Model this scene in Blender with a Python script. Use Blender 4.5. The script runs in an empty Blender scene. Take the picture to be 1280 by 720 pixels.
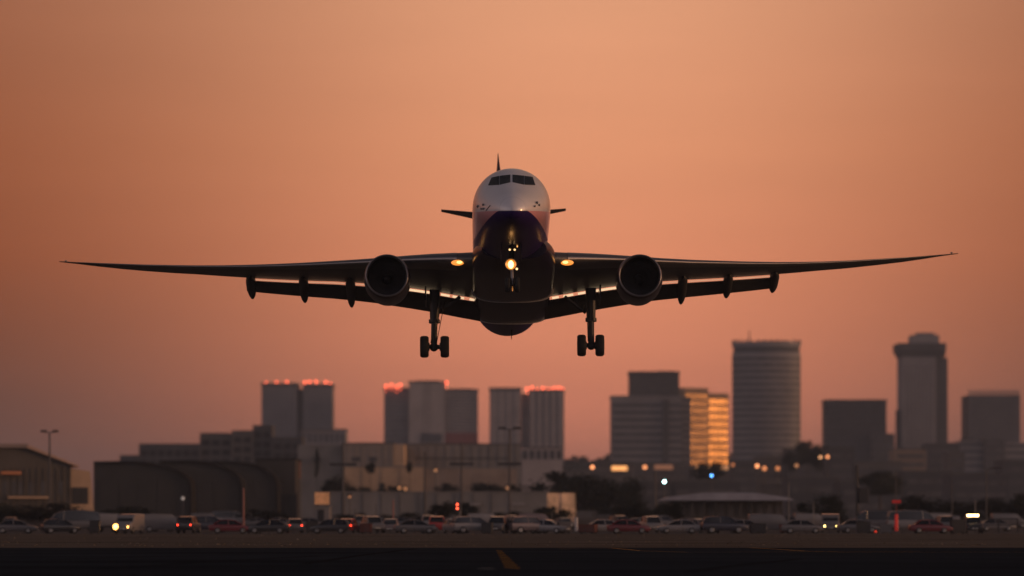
import bpy, bmesh, math, random
import numpy as np
from mathutils import Vector, Matrix
from mathutils.bvhtree import BVHTree

random.seed(11)
S = bpy.context.scene
COL = S.collection
PI = math.pi
rad = math.radians

# ------------------------------------------------------------------ camera
FPX = 4500.0          # focal length in photo pixels (photo is 1280 wide)
HZ = 640.0            # photo row of the horizon
CAMH = 2.25
camd = bpy.data.cameras.new('camera')
cam = bpy.data.objects.new('camera', camd); COL.objects.link(cam)
cam.location = (0, 0, CAMH); cam.rotation_euler = (PI/2, 0, 0)
camd.sensor_width = 36.0
camd.lens = 36.0*FPX/1280.0
camd.shift_y = (HZ-360.0)/1280.0
camd.clip_start = 1.0; camd.clip_end = 30000.0
camd.dof.use_dof = True
camd.dof.focus_distance = 228.0
camd.dof.aperture_fstop = (camd.lens/1000.0)/0.38
S.camera = cam

# ------------------------------------------------------------------ world, sun, exposure
SUN_EL, SUN_AZ = 3.2, 98.0       # azimuth measured from the view direction towards the right
w = bpy.data.worlds.new('World'); S.world = w; w.use_nodes = True
NT = w.node_tree; NT.nodes.clear()
def wn(t, **k):
    n = NT.nodes.new(t)
    for a, b in k.items(): setattr(n, a, b)
    return n
def wmath(op, a, b=None, clamp=False):
    n = wn('ShaderNodeMath', operation=op, use_clamp=clamp)
    for i, q in enumerate((a, b)):
        if q is None: continue
        if isinstance(q, (int, float)): n.inputs[i].default_value = q
        else: NT.links.new(q, n.inputs[i])
    return n.outputs[0]
def wramp(f, stops, interp='EASE'):
    r = wn('ShaderNodeValToRGB'); cr = r.color_ramp; cr.interpolation = interp
    while len(cr.elements) < len(stops): cr.elements.new(0.5)
    for e, (p, c) in zip(cr.elements, stops):
        e.position = p; e.color = (*c, 1)
    NT.links.new(f, r.inputs[0]); return r.outputs[0]
def wmix(f, a, b, mode='MIX'):
    n = wn('ShaderNodeMix', data_type='RGBA', blend_type=mode)
    for sock, q in ((n.inputs[0], f), (n.inputs[6], a), (n.inputs[7], b)):
        if isinstance(q, (int, float)): sock.default_value = q
        elif isinstance(q, tuple): sock.default_value = (*q, 1)
        else: NT.links.new(q, sock)
    return n.outputs[2]
tc = wn('ShaderNodeTexCoord'); sx = wn('ShaderNodeSeparateXYZ')
NT.links.new(tc.outputs['Generated'], sx.inputs[0])
dx, dy, dz = sx.outputs
el = wmath('MULTIPLY', wmath('SQRT', wmath('MAXIMUM', dz, 0.0)), 1.0, True)       # sqrt spreads the low sky
def q(z): return math.sqrt(max(z, 0))
AMP = 1.0
glow = wramp(el, [(0, (.53, .162, .105)), (q(.03), (.80, .252, .145)), (q(.07), (.84, .290, .150)), (q(.10), (.825, .322, .164)),
                  (q(.14), (.80, .352, .190)), (q(.22), (.48, .27, .17)), (q(.45), (.13, .10, .10)), (1, (.032, .036, .047))], 'LINEAR')
edge = wramp(el, [(0, (.050, .030, .030)), (q(.03), (.068, .029, .024)), (q(.07), (.205, .040, .010)), (q(.10), (.27, .062, .020)),
                  (q(.14), (.29, .088, .040)), (q(.22), (.20, .08, .05)), (q(.45), (.08, .06, .06)), (1, (.032, .036, .047))], 'LINEAR')
az = wmath('SUBTRACT', dx, 0.020)
gf = wmath('POWER', 2.718, wmath('MULTIPLY', wmath('MULTIPLY', az, az), -1.0/(0.117**2)))
front = wmix(gf, edge, glow)
BK = 1.0
back = wramp(el, [(0, (.34, .25, .23)), (q(.1), (.60, .47, .45)), (q(.3), (.52, .44, .46)), (q(.55), (.13, .12, .15)), (1, (.03, .033, .045))], 'LINEAR')
side = wramp(wmath('ABSOLUTE', dx, None), [(0, (.34, .34, .38)), (.5, (.85, .85, .9)), (1, (1.65, 1.45, 1.35))], 'LINEAR')
back = wmix(1.0, back, side, 'MULTIPLY')
cmap = wn('ShaderNodeMapping'); cmap.inputs['Scale'].default_value = (3.0, 3.0, 26.0); NT.links.new(tc.outputs['Generated'], cmap.inputs[0])
cno = wn('ShaderNodeTexNoise'); cno.inputs['Scale'].default_value = 2.2; cno.inputs['Detail'].default_value = 4; NT.links.new(cmap.outputs[0], cno.inputs['Vector'])
veil = wmath('ADD', wmath('MULTIPLY', cno.outputs['Fac'], .14), .93)          # thin uneven high veil
vcol = wn('ShaderNodeCombineColor'); [NT.links.new(veil, vcol.inputs[i]) for i in range(3)]
front = wmix(1.0, front, vcol.outputs[0], 'MULTIPLY')
fb = wramp(wmath('ADD', wmath('MULTIPLY', dy, 0.5), 0.5), [(0.3, (0, 0, 0)), (0.85, (1, 1, 1))], 'EASE')
skyc = wmix(fb, back, front)
# afterglow round the low sun, off to the right
sgd = wn('ShaderNodeVectorMath', operation='DOT_PRODUCT'); NT.links.new(tc.outputs['Generated'], sgd.inputs[0])
sgd.inputs[1].default_value = (math.sin(rad(SUN_AZ+4)), math.cos(rad(SUN_AZ+4)), .06)
sg = wmath('POWER', wmath('MAXIMUM', sgd.outputs['Value'], 0.0), 16.0)
sg = wmath('MULTIPLY', sg, wmath('SUBTRACT', 1.0, wmath('MULTIPLY', dz, 1.6), True))
skyc = wmix(1.0, skyc, wmix(sg, (0, 0, 0), (3.8, 1.8, .85)), 'ADD')
sky = wn('ShaderNodeTexSky', sky_type='NISHITA', sun_disc=False)
sky.sun_elevation = rad(SUN_EL); sky.sun_rotation = rad(SUN_AZ)
bg1 = wn('ShaderNodeBackground'); bg1.inputs['Strength'].default_value = AMP
bg2 = wn('ShaderNodeBackground'); bg2.inputs['Strength'].default_value = 0.05*0.1
NT.links.new(skyc, bg1.inputs['Color']); NT.links.new(sky.outputs[0], bg2.inputs['Color'])
ad = wn('ShaderNodeAddShader'); out = wn('ShaderNodeOutputWorld')
NT.links.new(bg1.outputs[0], ad.inputs[0]); NT.links.new(bg2.outputs[0], ad.inputs[1])
NT.links.new(ad.outputs[0], out.inputs['Surface'])

sl = bpy.data.lights.new('sun', 'SUN'); sl.energy = 0.9; sl.angle = rad(0.6); sl.color = (1.0, .50, .20)
so = bpy.data.objects.new('sun', sl); COL.objects.link(so)
e_, a_ = rad(SUN_EL), rad(SUN_AZ)
sun_dir = Vector((math.sin(a_)*math.cos(e_), math.cos(a_)*math.cos(e_), math.sin(e_)))
so.rotation_euler = sun_dir.to_track_quat('Z', 'Y').to_euler()
so.location = (300, 40, 120)

S.view_settings.view_transform = 'Standard'; S.view_settings.look = 'None'
S.view_settings.exposure = 0.0; S.view_settings.gamma = 1.0; S.view_settings.use_curve_mapping = False
S.render.engine = 'CYCLES'
cy = S.cycles
cy.use_denoising = True; cy.max_bounces = 5; cy.diffuse_bounces = 2; cy.glossy_bounces = 3; cy.transmission_bounces = 2
cy.volume_bounces = 0; cy.caustics_reflective = False; cy.caustics_refractive = False
cy.sample_clamp_indirect = 4.0

# ------------------------------------------------------------------ materials
MATS = {}
def mat(name, col, rough=.7, metal=0.0, coat=0.0, var=0.0, vscale=1.0, bump=0.0, emit=None, estr=0.0, spec=.5, stretch=None):
    if name in MATS: return MATS[name]
    m = bpy.data.materials.new(name); m.use_nodes = True
    nt = m.node_tree; b = nt.nodes['Principled BSDF']
    b.inputs['Base Color'].default_value = (*col, 1); b.inputs['Roughness'].default_value = rough
    b.inputs['Metallic'].default_value = metal; b.inputs['Coat Weight'].default_value = coat
    b.inputs['Coat Roughness'].default_value = .12
    b.inputs['Specular IOR Level'].default_value = spec
    if var > 0 or bump > 0:
        t = nt.nodes.new('ShaderNodeTexCoord'); mp = nt.nodes.new('ShaderNodeMapping')
        nt.links.new(t.outputs['Object'], mp.inputs[0])
        if stretch: mp.inputs['Scale'].default_value = stretch
        n = nt.nodes.new('ShaderNodeTexNoise'); n.inputs['Scale'].default_value = vscale; n.inputs['Detail'].default_value = 6
        nt.links.new(mp.outputs[0], n.inputs['Vector'])
        if var > 0:
            r = nt.nodes.new('ShaderNodeMapRange'); r.inputs['From Min'].default_value = .3; r.inputs['From Max'].default_value = .7
            r.inputs['To Min'].default_value = 1-var; r.inputs['To Max'].default_value = 1+var
            nt.links.new(n.outputs['Fac'], r.inputs['Value'])
            mx = nt.nodes.new('ShaderNodeMix'); mx.data_type = 'RGBA'; mx.blend_type = 'MULTIPLY'; mx.inputs[0].default_value = 1
            mx.inputs[6].default_value = (*col, 1); nt.links.new(r.outputs[0], mx.inputs[7])
            nt.links.new(mx.outputs[2], b.inputs['Base Color'])
        if bump > 0:
            bp = nt.nodes.new('ShaderNodeBump'); bp.inputs['Strength'].default_value = bump
            nt.links.new(n.outputs['Fac'], bp.inputs['Height']); nt.links.new(bp.outputs[0], b.inputs['Normal'])
    if emit:
        b.inputs['Emission Color'].default_value = (*emit, 1); b.inputs['Emission Strength'].default_value = estr
    MATS[name] = m; return m

# ------------------------------------------------------------------ mesh helpers
class MB:
    def __init__(s): s.v = []; s.f = []
    def add(s, vs, fs):
        o = len(s.v); s.v += [tuple(p) for p in vs]; s.f += [tuple(i+o for i in f) for f in fs]; return s
    def box(s, x0, x1, y0, y1, z0, z1):
        return s.add([(x0,y0,z0),(x1,y0,z0),(x1,y1,z0),(x0,y1,z0),(x0,y0,z1),(x1,y0,z1),(x1,y1,z1),(x0,y1,z1)],
                     [(3,2,1,0),(4,5,6,7),(0,1,5,4),(1,2,6,5),(2,3,7,6),(3,0,4,7)])
    def loft(s, rings, caps=True, closed=True):
        n = len(rings[0]); vs = [p for r in rings for p in r]; fs = []
        for i in range(len(rings)-1):
            for j in range(n if closed else n-1):
                k = (j+1) % n
                fs.append((i*n+j, i*n+k, (i+1)*n+k, (i+1)*n+j))
        if caps and closed:
            fs.append(tuple(reversed(range(n)))); fs.append(tuple((len(rings)-1)*n+j for j in range(n)))
        return s.add(vs, fs)
    def tube(s, p0, p1, r0, r1=None, n=10, caps=True):
        r1 = r0 if r1 is None else r1
        p0 = Vector(p0); p1 = Vector(p1); a = (p1-p0).normalized()
        u = a.orthogonal().normalized(); v = a.cross(u)
        ring = lambda p, r: [p+(u*math.cos(2*PI*i/n)+v*math.sin(2*PI*i/n))*r for i in range(n)]
        return s.loft([ring(p0, r0), ring(p1, r1)], caps)
    def path(s, pts, r, n=8):
        for a, b in zip(pts, pts[1:]): s.tube(a, b, r, r, n)
        return s
    def prism(s, poly, y0, y1):            # polygon in x,z extruded along y
        n = len(poly)
        vs = [(x, y0, z) for x, z in poly]+[(x, y1, z) for x, z in poly]
        fs = [tuple(range(n)), tuple(reversed(range(n, 2*n)))]
        fs += [(i, i+n, (i+1) % n+n, (i+1) % n) for i in range(n)]
        return s.add(vs, fs)
    def lathe(s, prof, n=40, centre=(0,0,0)):      # profile of (y, r) about the y axis
        cx, cy_, cz = centre
        rings = [[(cx+r*math.cos(2*PI*i/n), cy_+y, cz+r*math.sin(2*PI*i/n)) for i in range(n)] for y, r in prof]
        return s.loft(rings, False)
    def ball(s, c, r, n=10, m=6, sc=(1,1,1)):
        rings = [[(c[0]+sc[0]*r*math.sin(PI*(k+.02)/(m+.04))*math.cos(2*PI*i/n), c[1]+sc[1]*r*math.sin(PI*(k+.02)/(m+.04))*math.sin(2*PI*i/n),
                   c[2]+sc[2]*r*math.cos(PI*(k+.02)/(m+.04))) for i in range(n)] for k in range(m+1)]
        return s.loft(rings)
    def build(s, name, m, parent=None, smooth=False, sharp=None, bevel=0):
        me = bpy.data.meshes.new(name); me.from_pydata(s.v, [], s.f); me.update()
        bm = bmesh.new(); bm.from_mesh(me); bmesh.ops.recalc_face_normals(bm, faces=bm.faces[:]); bm.to_mesh(me); bm.free()
        if smooth: me.shade_smooth()
        if smooth and sharp: me.set_sharp_from_angle(angle=rad(sharp))
        for mm in (m if isinstance(m, list) else [m]): me.materials.append(mm)
        o = bpy.data.objects.new(name, me); COL.objects.link(o)
        if parent: o.parent = parent
        if bevel:
            bv = o.modifiers.new('bevel', 'BEVEL'); bv.width = bevel; bv.segments = 2; bv.limit_method = 'ANGLE'
        return o
def tag(o, label, cat, group=None, kind=None):
    if label: o['label'] = label
    if cat: o['category'] = cat
    if group: o['group'] = group
    if kind: o['kind'] = kind
    return o
def empty(name, loc, label, cat, group=None, rz=0):
    o = bpy.data.objects.new(name, None); COL.objects.link(o); o.location = loc; o.rotation_euler = (0, 0, rz)
    o.empty_display_size = .5
    return tag(o, label, cat, group)
def copy_tree(o, parent=None):
    c = o.copy(); COL.objects.link(c); c.parent = parent
    for ch in o.children: copy_tree(ch, c)
    return c
def structure(o): o['kind'] = 'structure'; return o
def X(u, d): return (u-640.0)*d/FPX
def Z(v, d): return CAMH+(HZ-v)*d/FPX

# ================================================================== THE SETTING
asph = mat('asphalt', (.022, .026, .032), .9, var=.35, vscale=.12, bump=.05, spec=0.0, stretch=(.35, 1, 1))
lotm = mat('lot_asphalt', (.055, .052, .050), .9, var=.3, vscale=.15, spec=.2)
grassm = mat('dry_grass', (.135, .110, .086), 1.0, var=.35, vscale=.25, spec=0.0, stretch=(.2, 1, 1))
groundm = mat('city_ground', (.05, .046, .042), .95, var=.4, vscale=.02, spec=.1)
yel = mat('yellow_paint', (.27, .135, .028), .9, var=.4, vscale=2.0, spec=0.0); yel2 = mat('yellow_line_paint', (.60, .30, .07), .9, var=.3, vscale=1.0, spec=0.0)
whp = mat('white_paint', (.6, .6, .58), .6, var=.3, vscale=2.0)
structure(MB().box(-4500, 4500, -200, 7500, -.6, 0).build('ground', groundm))
def sheet(name, x0, x1, y0, y1, z, m):
    return structure(MB().add([(x0,y0,z),(x1,y0,z),(x1,y1,z),(x0,y1,z)], [(0,1,2,3)]).build(name, m))
sheet('taxiway', -300, 300, -60, 226, .004, asph)
sheet('car_park', -300, 300, 368.5, 560, .004, lotm)
g = MB()                                          # verge with an undulating top, real tufts on it
nx, ny = 90, 14
gv = [(-300+600*i/nx, 226+142.3*j/ny, .006+(.10*math.sin(PI*j/ny)*(0.6+0.4*math.sin(i*.9+j*1.7)) if 0 < j < ny else 0)) for j in range(ny+1) for i in range(nx+1)]
g.add(gv, [(j*(nx+1)+i, j*(nx+1)+i+1, (j+1)*(nx+1)+i+1, (j+1)*(nx+1)+i) for j in range(ny) for i in range(nx)])
structure(g.build('grass_verge', grassm, smooth=True))
tf = MB()
for _ in range(2600):
    x = random.uniform(-62, 62); y = random.uniform(232, 366); h = random.uniform(.02, .07); ww = random.uniform(.05, .16); a = random.uniform(0, PI)
    dx_, dy_ = math.cos(a)*ww, math.sin(a)*ww; z = .03; lx, ly = random.uniform(-.05, .05), random.uniform(-.05, .05)
    tf.add([(x-dx_, y-dy_, z), (x+dx_, y+dy_, z), (x+lx+dx_*.3, y+ly+dy_*.3, z+h), (x+lx-dx_*.3, y+ly-dy_*.3, z+h)], [(0,1,2,3)])
tag(tf.build('grass_tufts', grassm), 'dry brown grass tufts on the strip between taxiway and car park', 'grass', kind='stuff')
def gx(u, v):                                     # ground point seen at pixel u, v
    d = CAMH*FPX/(v-HZ); return X(u, d), d
def stripe(name, pts, wdt, m, z=.010):
    b = MB()
    L, R = [], []
    for i, p in enumerate(pts):
        a = Vector(pts[max(i-1, 0)]); c = Vector(pts[min(i+1, len(pts)-1)]); t = (c-a).normalized(); n = Vector((-t.y, t.x))*wdt/2
        L.append((p[0]+n.x, p[1]+n.y, z)); R.append((p[0]-n.x, p[1]-n.y, z))
    b.add(L+R, [(i, i+1, len(pts)+i+1, len(pts)+i) for i in range(len(pts)-1)])
    return structure(b.build(name, m))
# ladder of yellow bars ahead of the aircraft
lad = MB()
pa, pb = Vector(gx(624, 689)), Vector(gx(640, 710))
nb = 9
for i in range(nb):
    t = i/(nb-1); c = pa.lerp(pb, t); hw = .19+.12*t
    lad.add([(c.x-hw, c.y+1.6, .010), (c.x-hw, c.y+4.4, .010), (c.x+hw, c.y+.6, .010), (c.x+hw, c.y-2.2, .010)], [(0, 1, 2, 3)])
structure(lad.build('taxiway_marking', yel))
stripe('taxi_line', [gx(700, 686.5), gx(765, 685.2), gx(800, 688.6), gx(860, 690.5), gx(960, 690), gx(1150, 689.3)], .22, yel2)
stripe('taxi_line', [gx(938, 684.9), gx(965, 686.4), gx(1005, 689), gx(1060, 690.6), gx(1290, 690.2)], .22, yel2, .014)
stripe('shoulder_line', [gx(-40, 691), gx(250, 690), gx(500, 688.6), gx(560, 687)], .10, mat('worn_paint', (.05, .045, .042), .95, spec=0.0), .010)
stripe('white_dash', [gx(598, 711), gx(618, 711.2)], .35, whp)
for k, (u0, v0, u1, v1) in enumerate([(380, 705, 520, 686), (120, 712, 400, 695), (860, 715, 1000, 699), (60, 700, 330, 693)]):
    stripe('tyre_mark', [gx(u0, v0), gx((u0+u1)/2, (v0+v1)/2-1), gx(u1, v1)], .5, mat('rubber_mark', (.012, .012, .013), .95, spec=0.0), .007)

# ------------------------------------------------------------------ haze
hz = MB().box(-4700, 4700, -220, 7700, -1.6, 128).build('haze', None)
hz.data.materials.clear()
hm = bpy.data.materials.new('haze'); hm.use_nodes = True
hn = hm.node_tree; hn.nodes.clear()
pv = hn.nodes.new('ShaderNodeVolumePrincipled'); ho = hn.nodes.new('ShaderNodeOutputMaterial')
pv.inputs['Color'].default_value = (.54, .64, .80, 1); pv.inputs['Density'].default_value = .000125; pv.inputs['Anisotropy'].default_value = 0.1
hn.links.new(pv.outputs[0], ho.inputs['Volume']); hz.data.materials.append(hm); hz['kind'] = 'stuff'
hm.cycles.homogeneous_volume = True if hasattr(hm.cycles, 'homogeneous_volume') else None

# ================================================================== CITY TOWERS
def bmat(name, c, **k): return mat(name, c, k.pop('rough', .8), var=k.pop('var', .18), vscale=k.pop('vscale', .06), **k)
conc = bmat('tower_concrete', (.215, .205, .215)); conc2 = bmat('tower_panel', (.34, .30, .29)); dkc = bmat('tower_dark', (.058, .060, .068))
glz = mat('tower_glass', (.060, .060, .066), .30, spec=.5, var=.5, vscale=.35); glz2 = mat('tower_glass_dull', (.090, .086, .090), .5, spec=.3, var=.45, vscale=.3)
dkc2 = bmat('tower_dark_brown', (.095, .088, .086)); glzd = mat('dark_window', (.008, .008, .010), .3, spec=.3); plant_m = bmat('plant_room', (.08, .078, .08)); redl = mat('red_lamp', (.3, .02, .01), .4, emit=(1, .13, .06), estr=5.0)
warm = mat('warm_lamp', (.4, .2, .05), .4, emit=(1, .45, .12), estr=12.0)
def block(root, u0, u1, v0, d, depth, m, name='wall', rz=0, vb=None):
    """one volume of a building under its root, given by its photo columns, top row and distance"""
    cx = root.location.x; x0, x1 = X(u0, d)-cx, X(u1, d)-cx; y0 = d-root.location.y
    z0 = 0 if vb is None else Z(vb, d)
    return MB().box(x0, x1, y0, y0+depth, z0, Z(v0, d)).build(name, m, root), (x0, x1, y0, y0+depth, z0, Z(v0, d))
def bands(root, bx, n, m, frac=.5, zlo=0, zhi=None, proud=.12, name='window_band', sides=True, inset=0):
    x0, x1, y0, y1, z0, z1 = bx; zhi = z1 if zhi is None else zhi; st = (zhi-zlo)/n
    for i in range(n):
        a = zlo+st*(i+.5-frac/2); b = a+st*frac
        MB().box(x0-(proud if sides else -inset), x1+(proud if sides else -inset), y0-proud, y1-.5, a, b).build(name, m, root)
def piers(root, bx, n, m, wdt, proud=.35, name='pier', z0=0):
    x0, x1, y0, y1, _, z1 = bx
    for i in range(n):
        c = x0+(x1-x0)*(i+.5)/n
        MB().box(c-wdt/2, c+wdt/2, y0-proud, y0+.2, z0, z1-.3).build(name, m, root)
def parapet(root, bx, m, h=1.6, over=.5, name='parapet'):
    x0, x1, y0, y1, _, z1 = bx
    return MB().box(x0-over, x1+over, y0-over, y1+over, z1+.01, z1+h).build(name, m, root)
def lamps_on_roof(root, us, vs, d, r=1.0, m=redl):
    for u, v in zip(us, vs):
        x = X(u, d)-root.location.x; y = d-root.location.y+.8; z = Z(v, d)
        p = MB().ball((x, y, z), r*.85, 8, 5).tube((x, y, z-4.0), (x, y, z-r*.9), .15, .15, 5).build('warning_light', m, root)
def tower(label, u, d, cat='tower', group='towers of the city skyline', name='tower'):
    return empty(name, (X(u, d), d, 0), label, cat, group)

# T1 twin slab with red roof lights
D = 2500
t = tower('broad tower crowned by two long rows of red lights, at left of skyline', 371, D)
for (a, b, v, yo) in ((327, 371, 482.5, 0), (379, 415, 483.5, 0)):
    o, bx = block(t, a, b, v, D, 30, conc); bands(t, bx, 22, glz2, .45, 20); parapet(t, bx, plant_m, 2.2)
    piers(t, bx, 7, conc, 1.4)
block(t, 370.5, 379.5, 486, D+6, 20, dkc, 'stair_core')
block(t, 345, 365, 479, D+10, 10, plant_m, 'plant_room', vb=482)
lamps_on_roof(t, [332.5, 339, 345.5, 352.5, 358.5, 365], [478.5, 480, 478, 479.5, 477.5, 480], D)
lamps_on_roof(t, [381, 387, 393.5, 395, 401, 407, 412.5], [478, 477, 482, 477, 480.5, 477.5, 479.5], D)
# low slab in front of T1
D = 1900
t = empty('office_block', (X(404, D), D, 0), 'low dark block with slotted top floor at foot of left twin tower', 'building', 'office blocks of the city')
o, bx = block(t, 377, 432, 538, D, 25, conc); bands(t, bx, 8, glz2, .4, 8, Z(556, D)); parapet(t, bx, plant_m, .8)
for i in range(8):
    x = bx[0]+(bx[1]-bx[0])*(i+.5)/8
    MB().box(x-.8, x+.8, bx[2]-.2, bx[2]+.4, Z(553, D), Z(542, D)).build('window', glz, t)
# T2 triple tower
D = 2450
t = tower('three part tower with stepped roof and sign band, left of centre', 538, D)
o, bx = block(t, 480, 511, 487, D+4, 28, conc); bands(t, bx, 20, glz2, .45, 20); parapet(t, bx, plant_m, 1.5)
o, bx = block(t, 511.2, 556, 478.5, D, 34, conc2); parapet(t, bx, plant_m, 1.2); bands(t, bx, 22, glz2, .25, 30, inset=9, sides=False)
o, bx = block(t, 556.2, 597, 489, D+2, 30, conc2); bands(t, bx, 19, glz, .55, 44); parapet(t, bx, plant_m, 1.5); piers(t, bx, 8, conc2, .9)
block(t, 520, 548, 475.5, D+8, 12, plant_m, 'plant_room', vb=478.4); block(t, 562, 590, 485.5, D+8, 12, plant_m, 'plant_room', vb=488.5)
block(t, 556.4, 596.6, 541, D+1.4, .5, mat('sign_band', (.20, .05, .045), .6), 'sign_band', vb=555)
block(t, 526, 552, 542, D-.5, .45, mat('sign_panel', (.05, .055, .07), .5), 'sign_panel', vb=553)
lamps_on_roof(t, [482.5, 489, 495.5, 500.5], [482.5, 481, 483.5, 481], D); lamps_on_roof(t, [552, 558], [479.5, 478], D)
# T3 twin pale slabs
D = 2450
t = tower('pale twin slab tower with red lights on its right half only', 658, D)
o, bx = block(t, 612, 651, 488, D, 30, conc2); bands(t, bx, 20, glz2, .3, 20); parapet(t, bx, plant_m, 2.0); piers(t, bx, 4, conc2, 2.0)
o, bx = block(t, 651.4, 661, 492, D+6, 20, conc2, 'link_wall')
o, bx = block(t, 661.4, 705, 488.5, D, 30, conc); bands(t, bx, 20, glz2, .45, 20); parapet(t, bx, plant_m, 1.0); piers(t, bx, 5, conc2, 2.6)
lamps_on_roof(t, [659, 665, 672, 679, 686, 692.5, 698.5, 703.5], [486, 484.5, 486.5, 485, 486.5, 485, 484.5, 486.5], D)
# T4 office slab with tower on top
D = 2200
t = tower('dark banded office slab with a narrower upper block on its roof', 812, D)
o, bx = block(t, 765, 852, 497, D, 40, conc); bands(t, bx, 13, glz, .5, 12, Z(502, D))
MB().box(bx[0]-.6, bx[1]+.6, bx[2]-.6, bx[3], bx[5]+.02, bx[5]+1.2).build('parapet', conc, t)
o, bx = block(t, 828, 836, 500, D-1.2, 1.0, dkc, 'stair_core')
o, bx2 = block(t, 787, 849, 467, D+5, 26, dkc, 'upper_block', vb=494); bands(t, bx2, 5, glz, .5, bx2[4]+2, bx2[5]-2); parapet(t, bx2, plant_m, 1.4)
block(t, 795, 812, 464, D+9, 8, plant_m, 'plant_room', vb=466.3); block(t, 822, 842, 463.5, D+9, 8, plant_m, 'plant_room', vb=466.3)
o, bx = block(t, 852.3, 863.5, 496, D+3, 30, conc, 'side_wing'); bands(t, bx, 16, glz2, .5, 12)
# T5 gold reflecting facade: its face turned half-way to the low sun
D = 2320
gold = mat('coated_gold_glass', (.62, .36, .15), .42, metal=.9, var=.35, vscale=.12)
gspan = bmat('gold_spandrel', (.26, .17, .10))
t = tower('glowing gold building mirroring the sunset beside the dark slab', 884, D)
def skew_face(root, u0, u1, v0, d, ang, m, z0=0, name='wall', depth=26):
    """a volume whose front runs from u0 to u1 turned by ang about z (faces to the right)"""
    cx = root.location.x; y0 = d-root.location.y
    x0, x1 = X(u0, d)-cx, X(u1, d)-cx; L = x1-x0; dy2 = L*math.tan(ang)
    zt = Z(v0, d)
    base = [(x0, y0), (x1, y0+dy2), (x1-depth*math.sin(ang), y0+dy2+depth), (x0-depth*math.sin(ang), y0+depth)]
    return base, zt
goff = 0.0
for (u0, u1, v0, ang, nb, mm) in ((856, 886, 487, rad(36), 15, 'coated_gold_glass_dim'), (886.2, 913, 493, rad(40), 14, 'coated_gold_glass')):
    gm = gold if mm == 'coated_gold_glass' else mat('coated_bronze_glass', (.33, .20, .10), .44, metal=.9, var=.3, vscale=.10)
    base, zt = skew_face(t, u0, u1, v0, D, ang, None)
    base = [(x, y+goff) for x, y in base]; goff = base[1][1]+.3
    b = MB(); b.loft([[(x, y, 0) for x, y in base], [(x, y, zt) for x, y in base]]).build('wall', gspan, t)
    A, B = Vector(base[0]), Vector(base[1]); tdir = (B-A).normalized(); nn = Vector((tdir.y, -tdir.x))
    st = (zt-10)/nb; ncol = 5
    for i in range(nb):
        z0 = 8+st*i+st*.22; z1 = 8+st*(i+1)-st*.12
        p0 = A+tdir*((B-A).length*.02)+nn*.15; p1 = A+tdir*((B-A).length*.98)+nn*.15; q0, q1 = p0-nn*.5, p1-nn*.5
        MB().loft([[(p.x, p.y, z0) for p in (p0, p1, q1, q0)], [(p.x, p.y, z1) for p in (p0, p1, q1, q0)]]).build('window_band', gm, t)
    for j in range(ncol+1):
        p0 = A+tdir*((B-A).length*(.02+.96*j/ncol)-.55)+nn*.35; p1 = p0+tdir*1.1; q0, q1 = p0-nn*.4, p1-nn*.4
        MB().loft([[(p.x, p.y, 1) for p in (p0, p1, q1, q0)], [(p.x, p.y, zt-.3) for p in (p0, p1, q1, q0)]]).build('mullion', gspan, t)
    c = [(A.x-.3, A.y-.4), (B.x+.3, B.y-.2), (base[2][0], base[2][1]), (base[3][0], base[3][1])]
    MB().loft([[(x, y, zt+.02) for x, y in c], [(x, y, zt+1.3) for x, y in c]]).build('parapet', gspan, t)
block(t, 866, 884, 485.5, D+14, 8, mat('roof_sign', (.35, .10, .06), .6), 'roof_sign', vb=487.6)
# T6 tall curved tower
D = 2150
t = tower('tall curved tower with stacked floor bands, a darker crown and thin mast', 958, D)
x0, x1 = X(915.5, D), X(1001, D); rx = (x1-x0)/2; zt = Z(428, D)
def arc_ring(r, z, sag=.55, n=26, back=18, grow=0):
    return [(-(r+grow)*math.cos(2*PI*i/(2*n)), -(rx*sag+grow)*math.sin(2*PI*i/(2*n)), z) for i in range(2*n)]
MB().loft([arc_ring(rx, 0), arc_ring(rx, Z(441, D))]).build('wall', conc, t, smooth=True, sharp=35)
nfl = 23; zc = Z(446, D); st = (zc-8)/nfl
for i in range(nfl):
    a = 8+st*i
    MB().loft([arc_ring(rx, a+st*.36, grow=.15), arc_ring(rx, a+st*.86, grow=.15)]).build('window_band', glz2, t, smooth=True, sharp=35)
MB().loft([arc_ring(rx, Z(441, D)+.02, grow=-.6), arc_ring(rx, Z(434, D), grow=-.6)]).build('crown', dkc, t, smooth=True, sharp=35)
MB().loft([arc_ring(rx, Z(434, D)+.02, grow=.2), arc_ring(rx, zt, grow=.2)]).build('parapet', conc, t, smooth=True, sharp=35)
for i in range(16):
    a = PI*(i+.5)/16
    x, y = -rx*.99*math.cos(a), -rx*.55*.99*math.sin(a)
    MB().box(x-.5, x+.5, y-.5, y+.5, zt+.02, zt+random.uniform(.8, 1.6)).build('roof_fin', plant_m, t)
xm = X(937, D)-t.location.x
MB().tube((xm, 2, zt), (xm, 2, Z(412, D)), .55, .2, 6).build('mast', plant_m, t)
lamps_on_roof(t, [986, 989], [426.5, 427], D, .4, mat('pale_lamp', (.4, .3, .2), .4, emit=(1, .6, .35), estr=2.0))
block(t, 950, 985, 426, D+4, 10, plant_m, 'plant_room', vb=428)
# T7 dark block
D = 2000
t = tower('plain dark block with flat top and lower wing on its right', 1071, D)
o, bx = block(t, 1033.5, 1108, 502, D, 30, dkc); bands(t, bx, 18, glz, .5, 8); parapet(t, bx, plant_m, 1.2); piers(t, bx, 10, dkc, .8)
o, bx = block(t, 1090, 1118, 542, D-4, 22, dkc, 'side_wing'); bands(t, bx, 9, glz, .5, 6)
block(t, 1060, 1095, 499.5, D+6, 12, plant_m, 'plant_room', vb=500.6)
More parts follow.
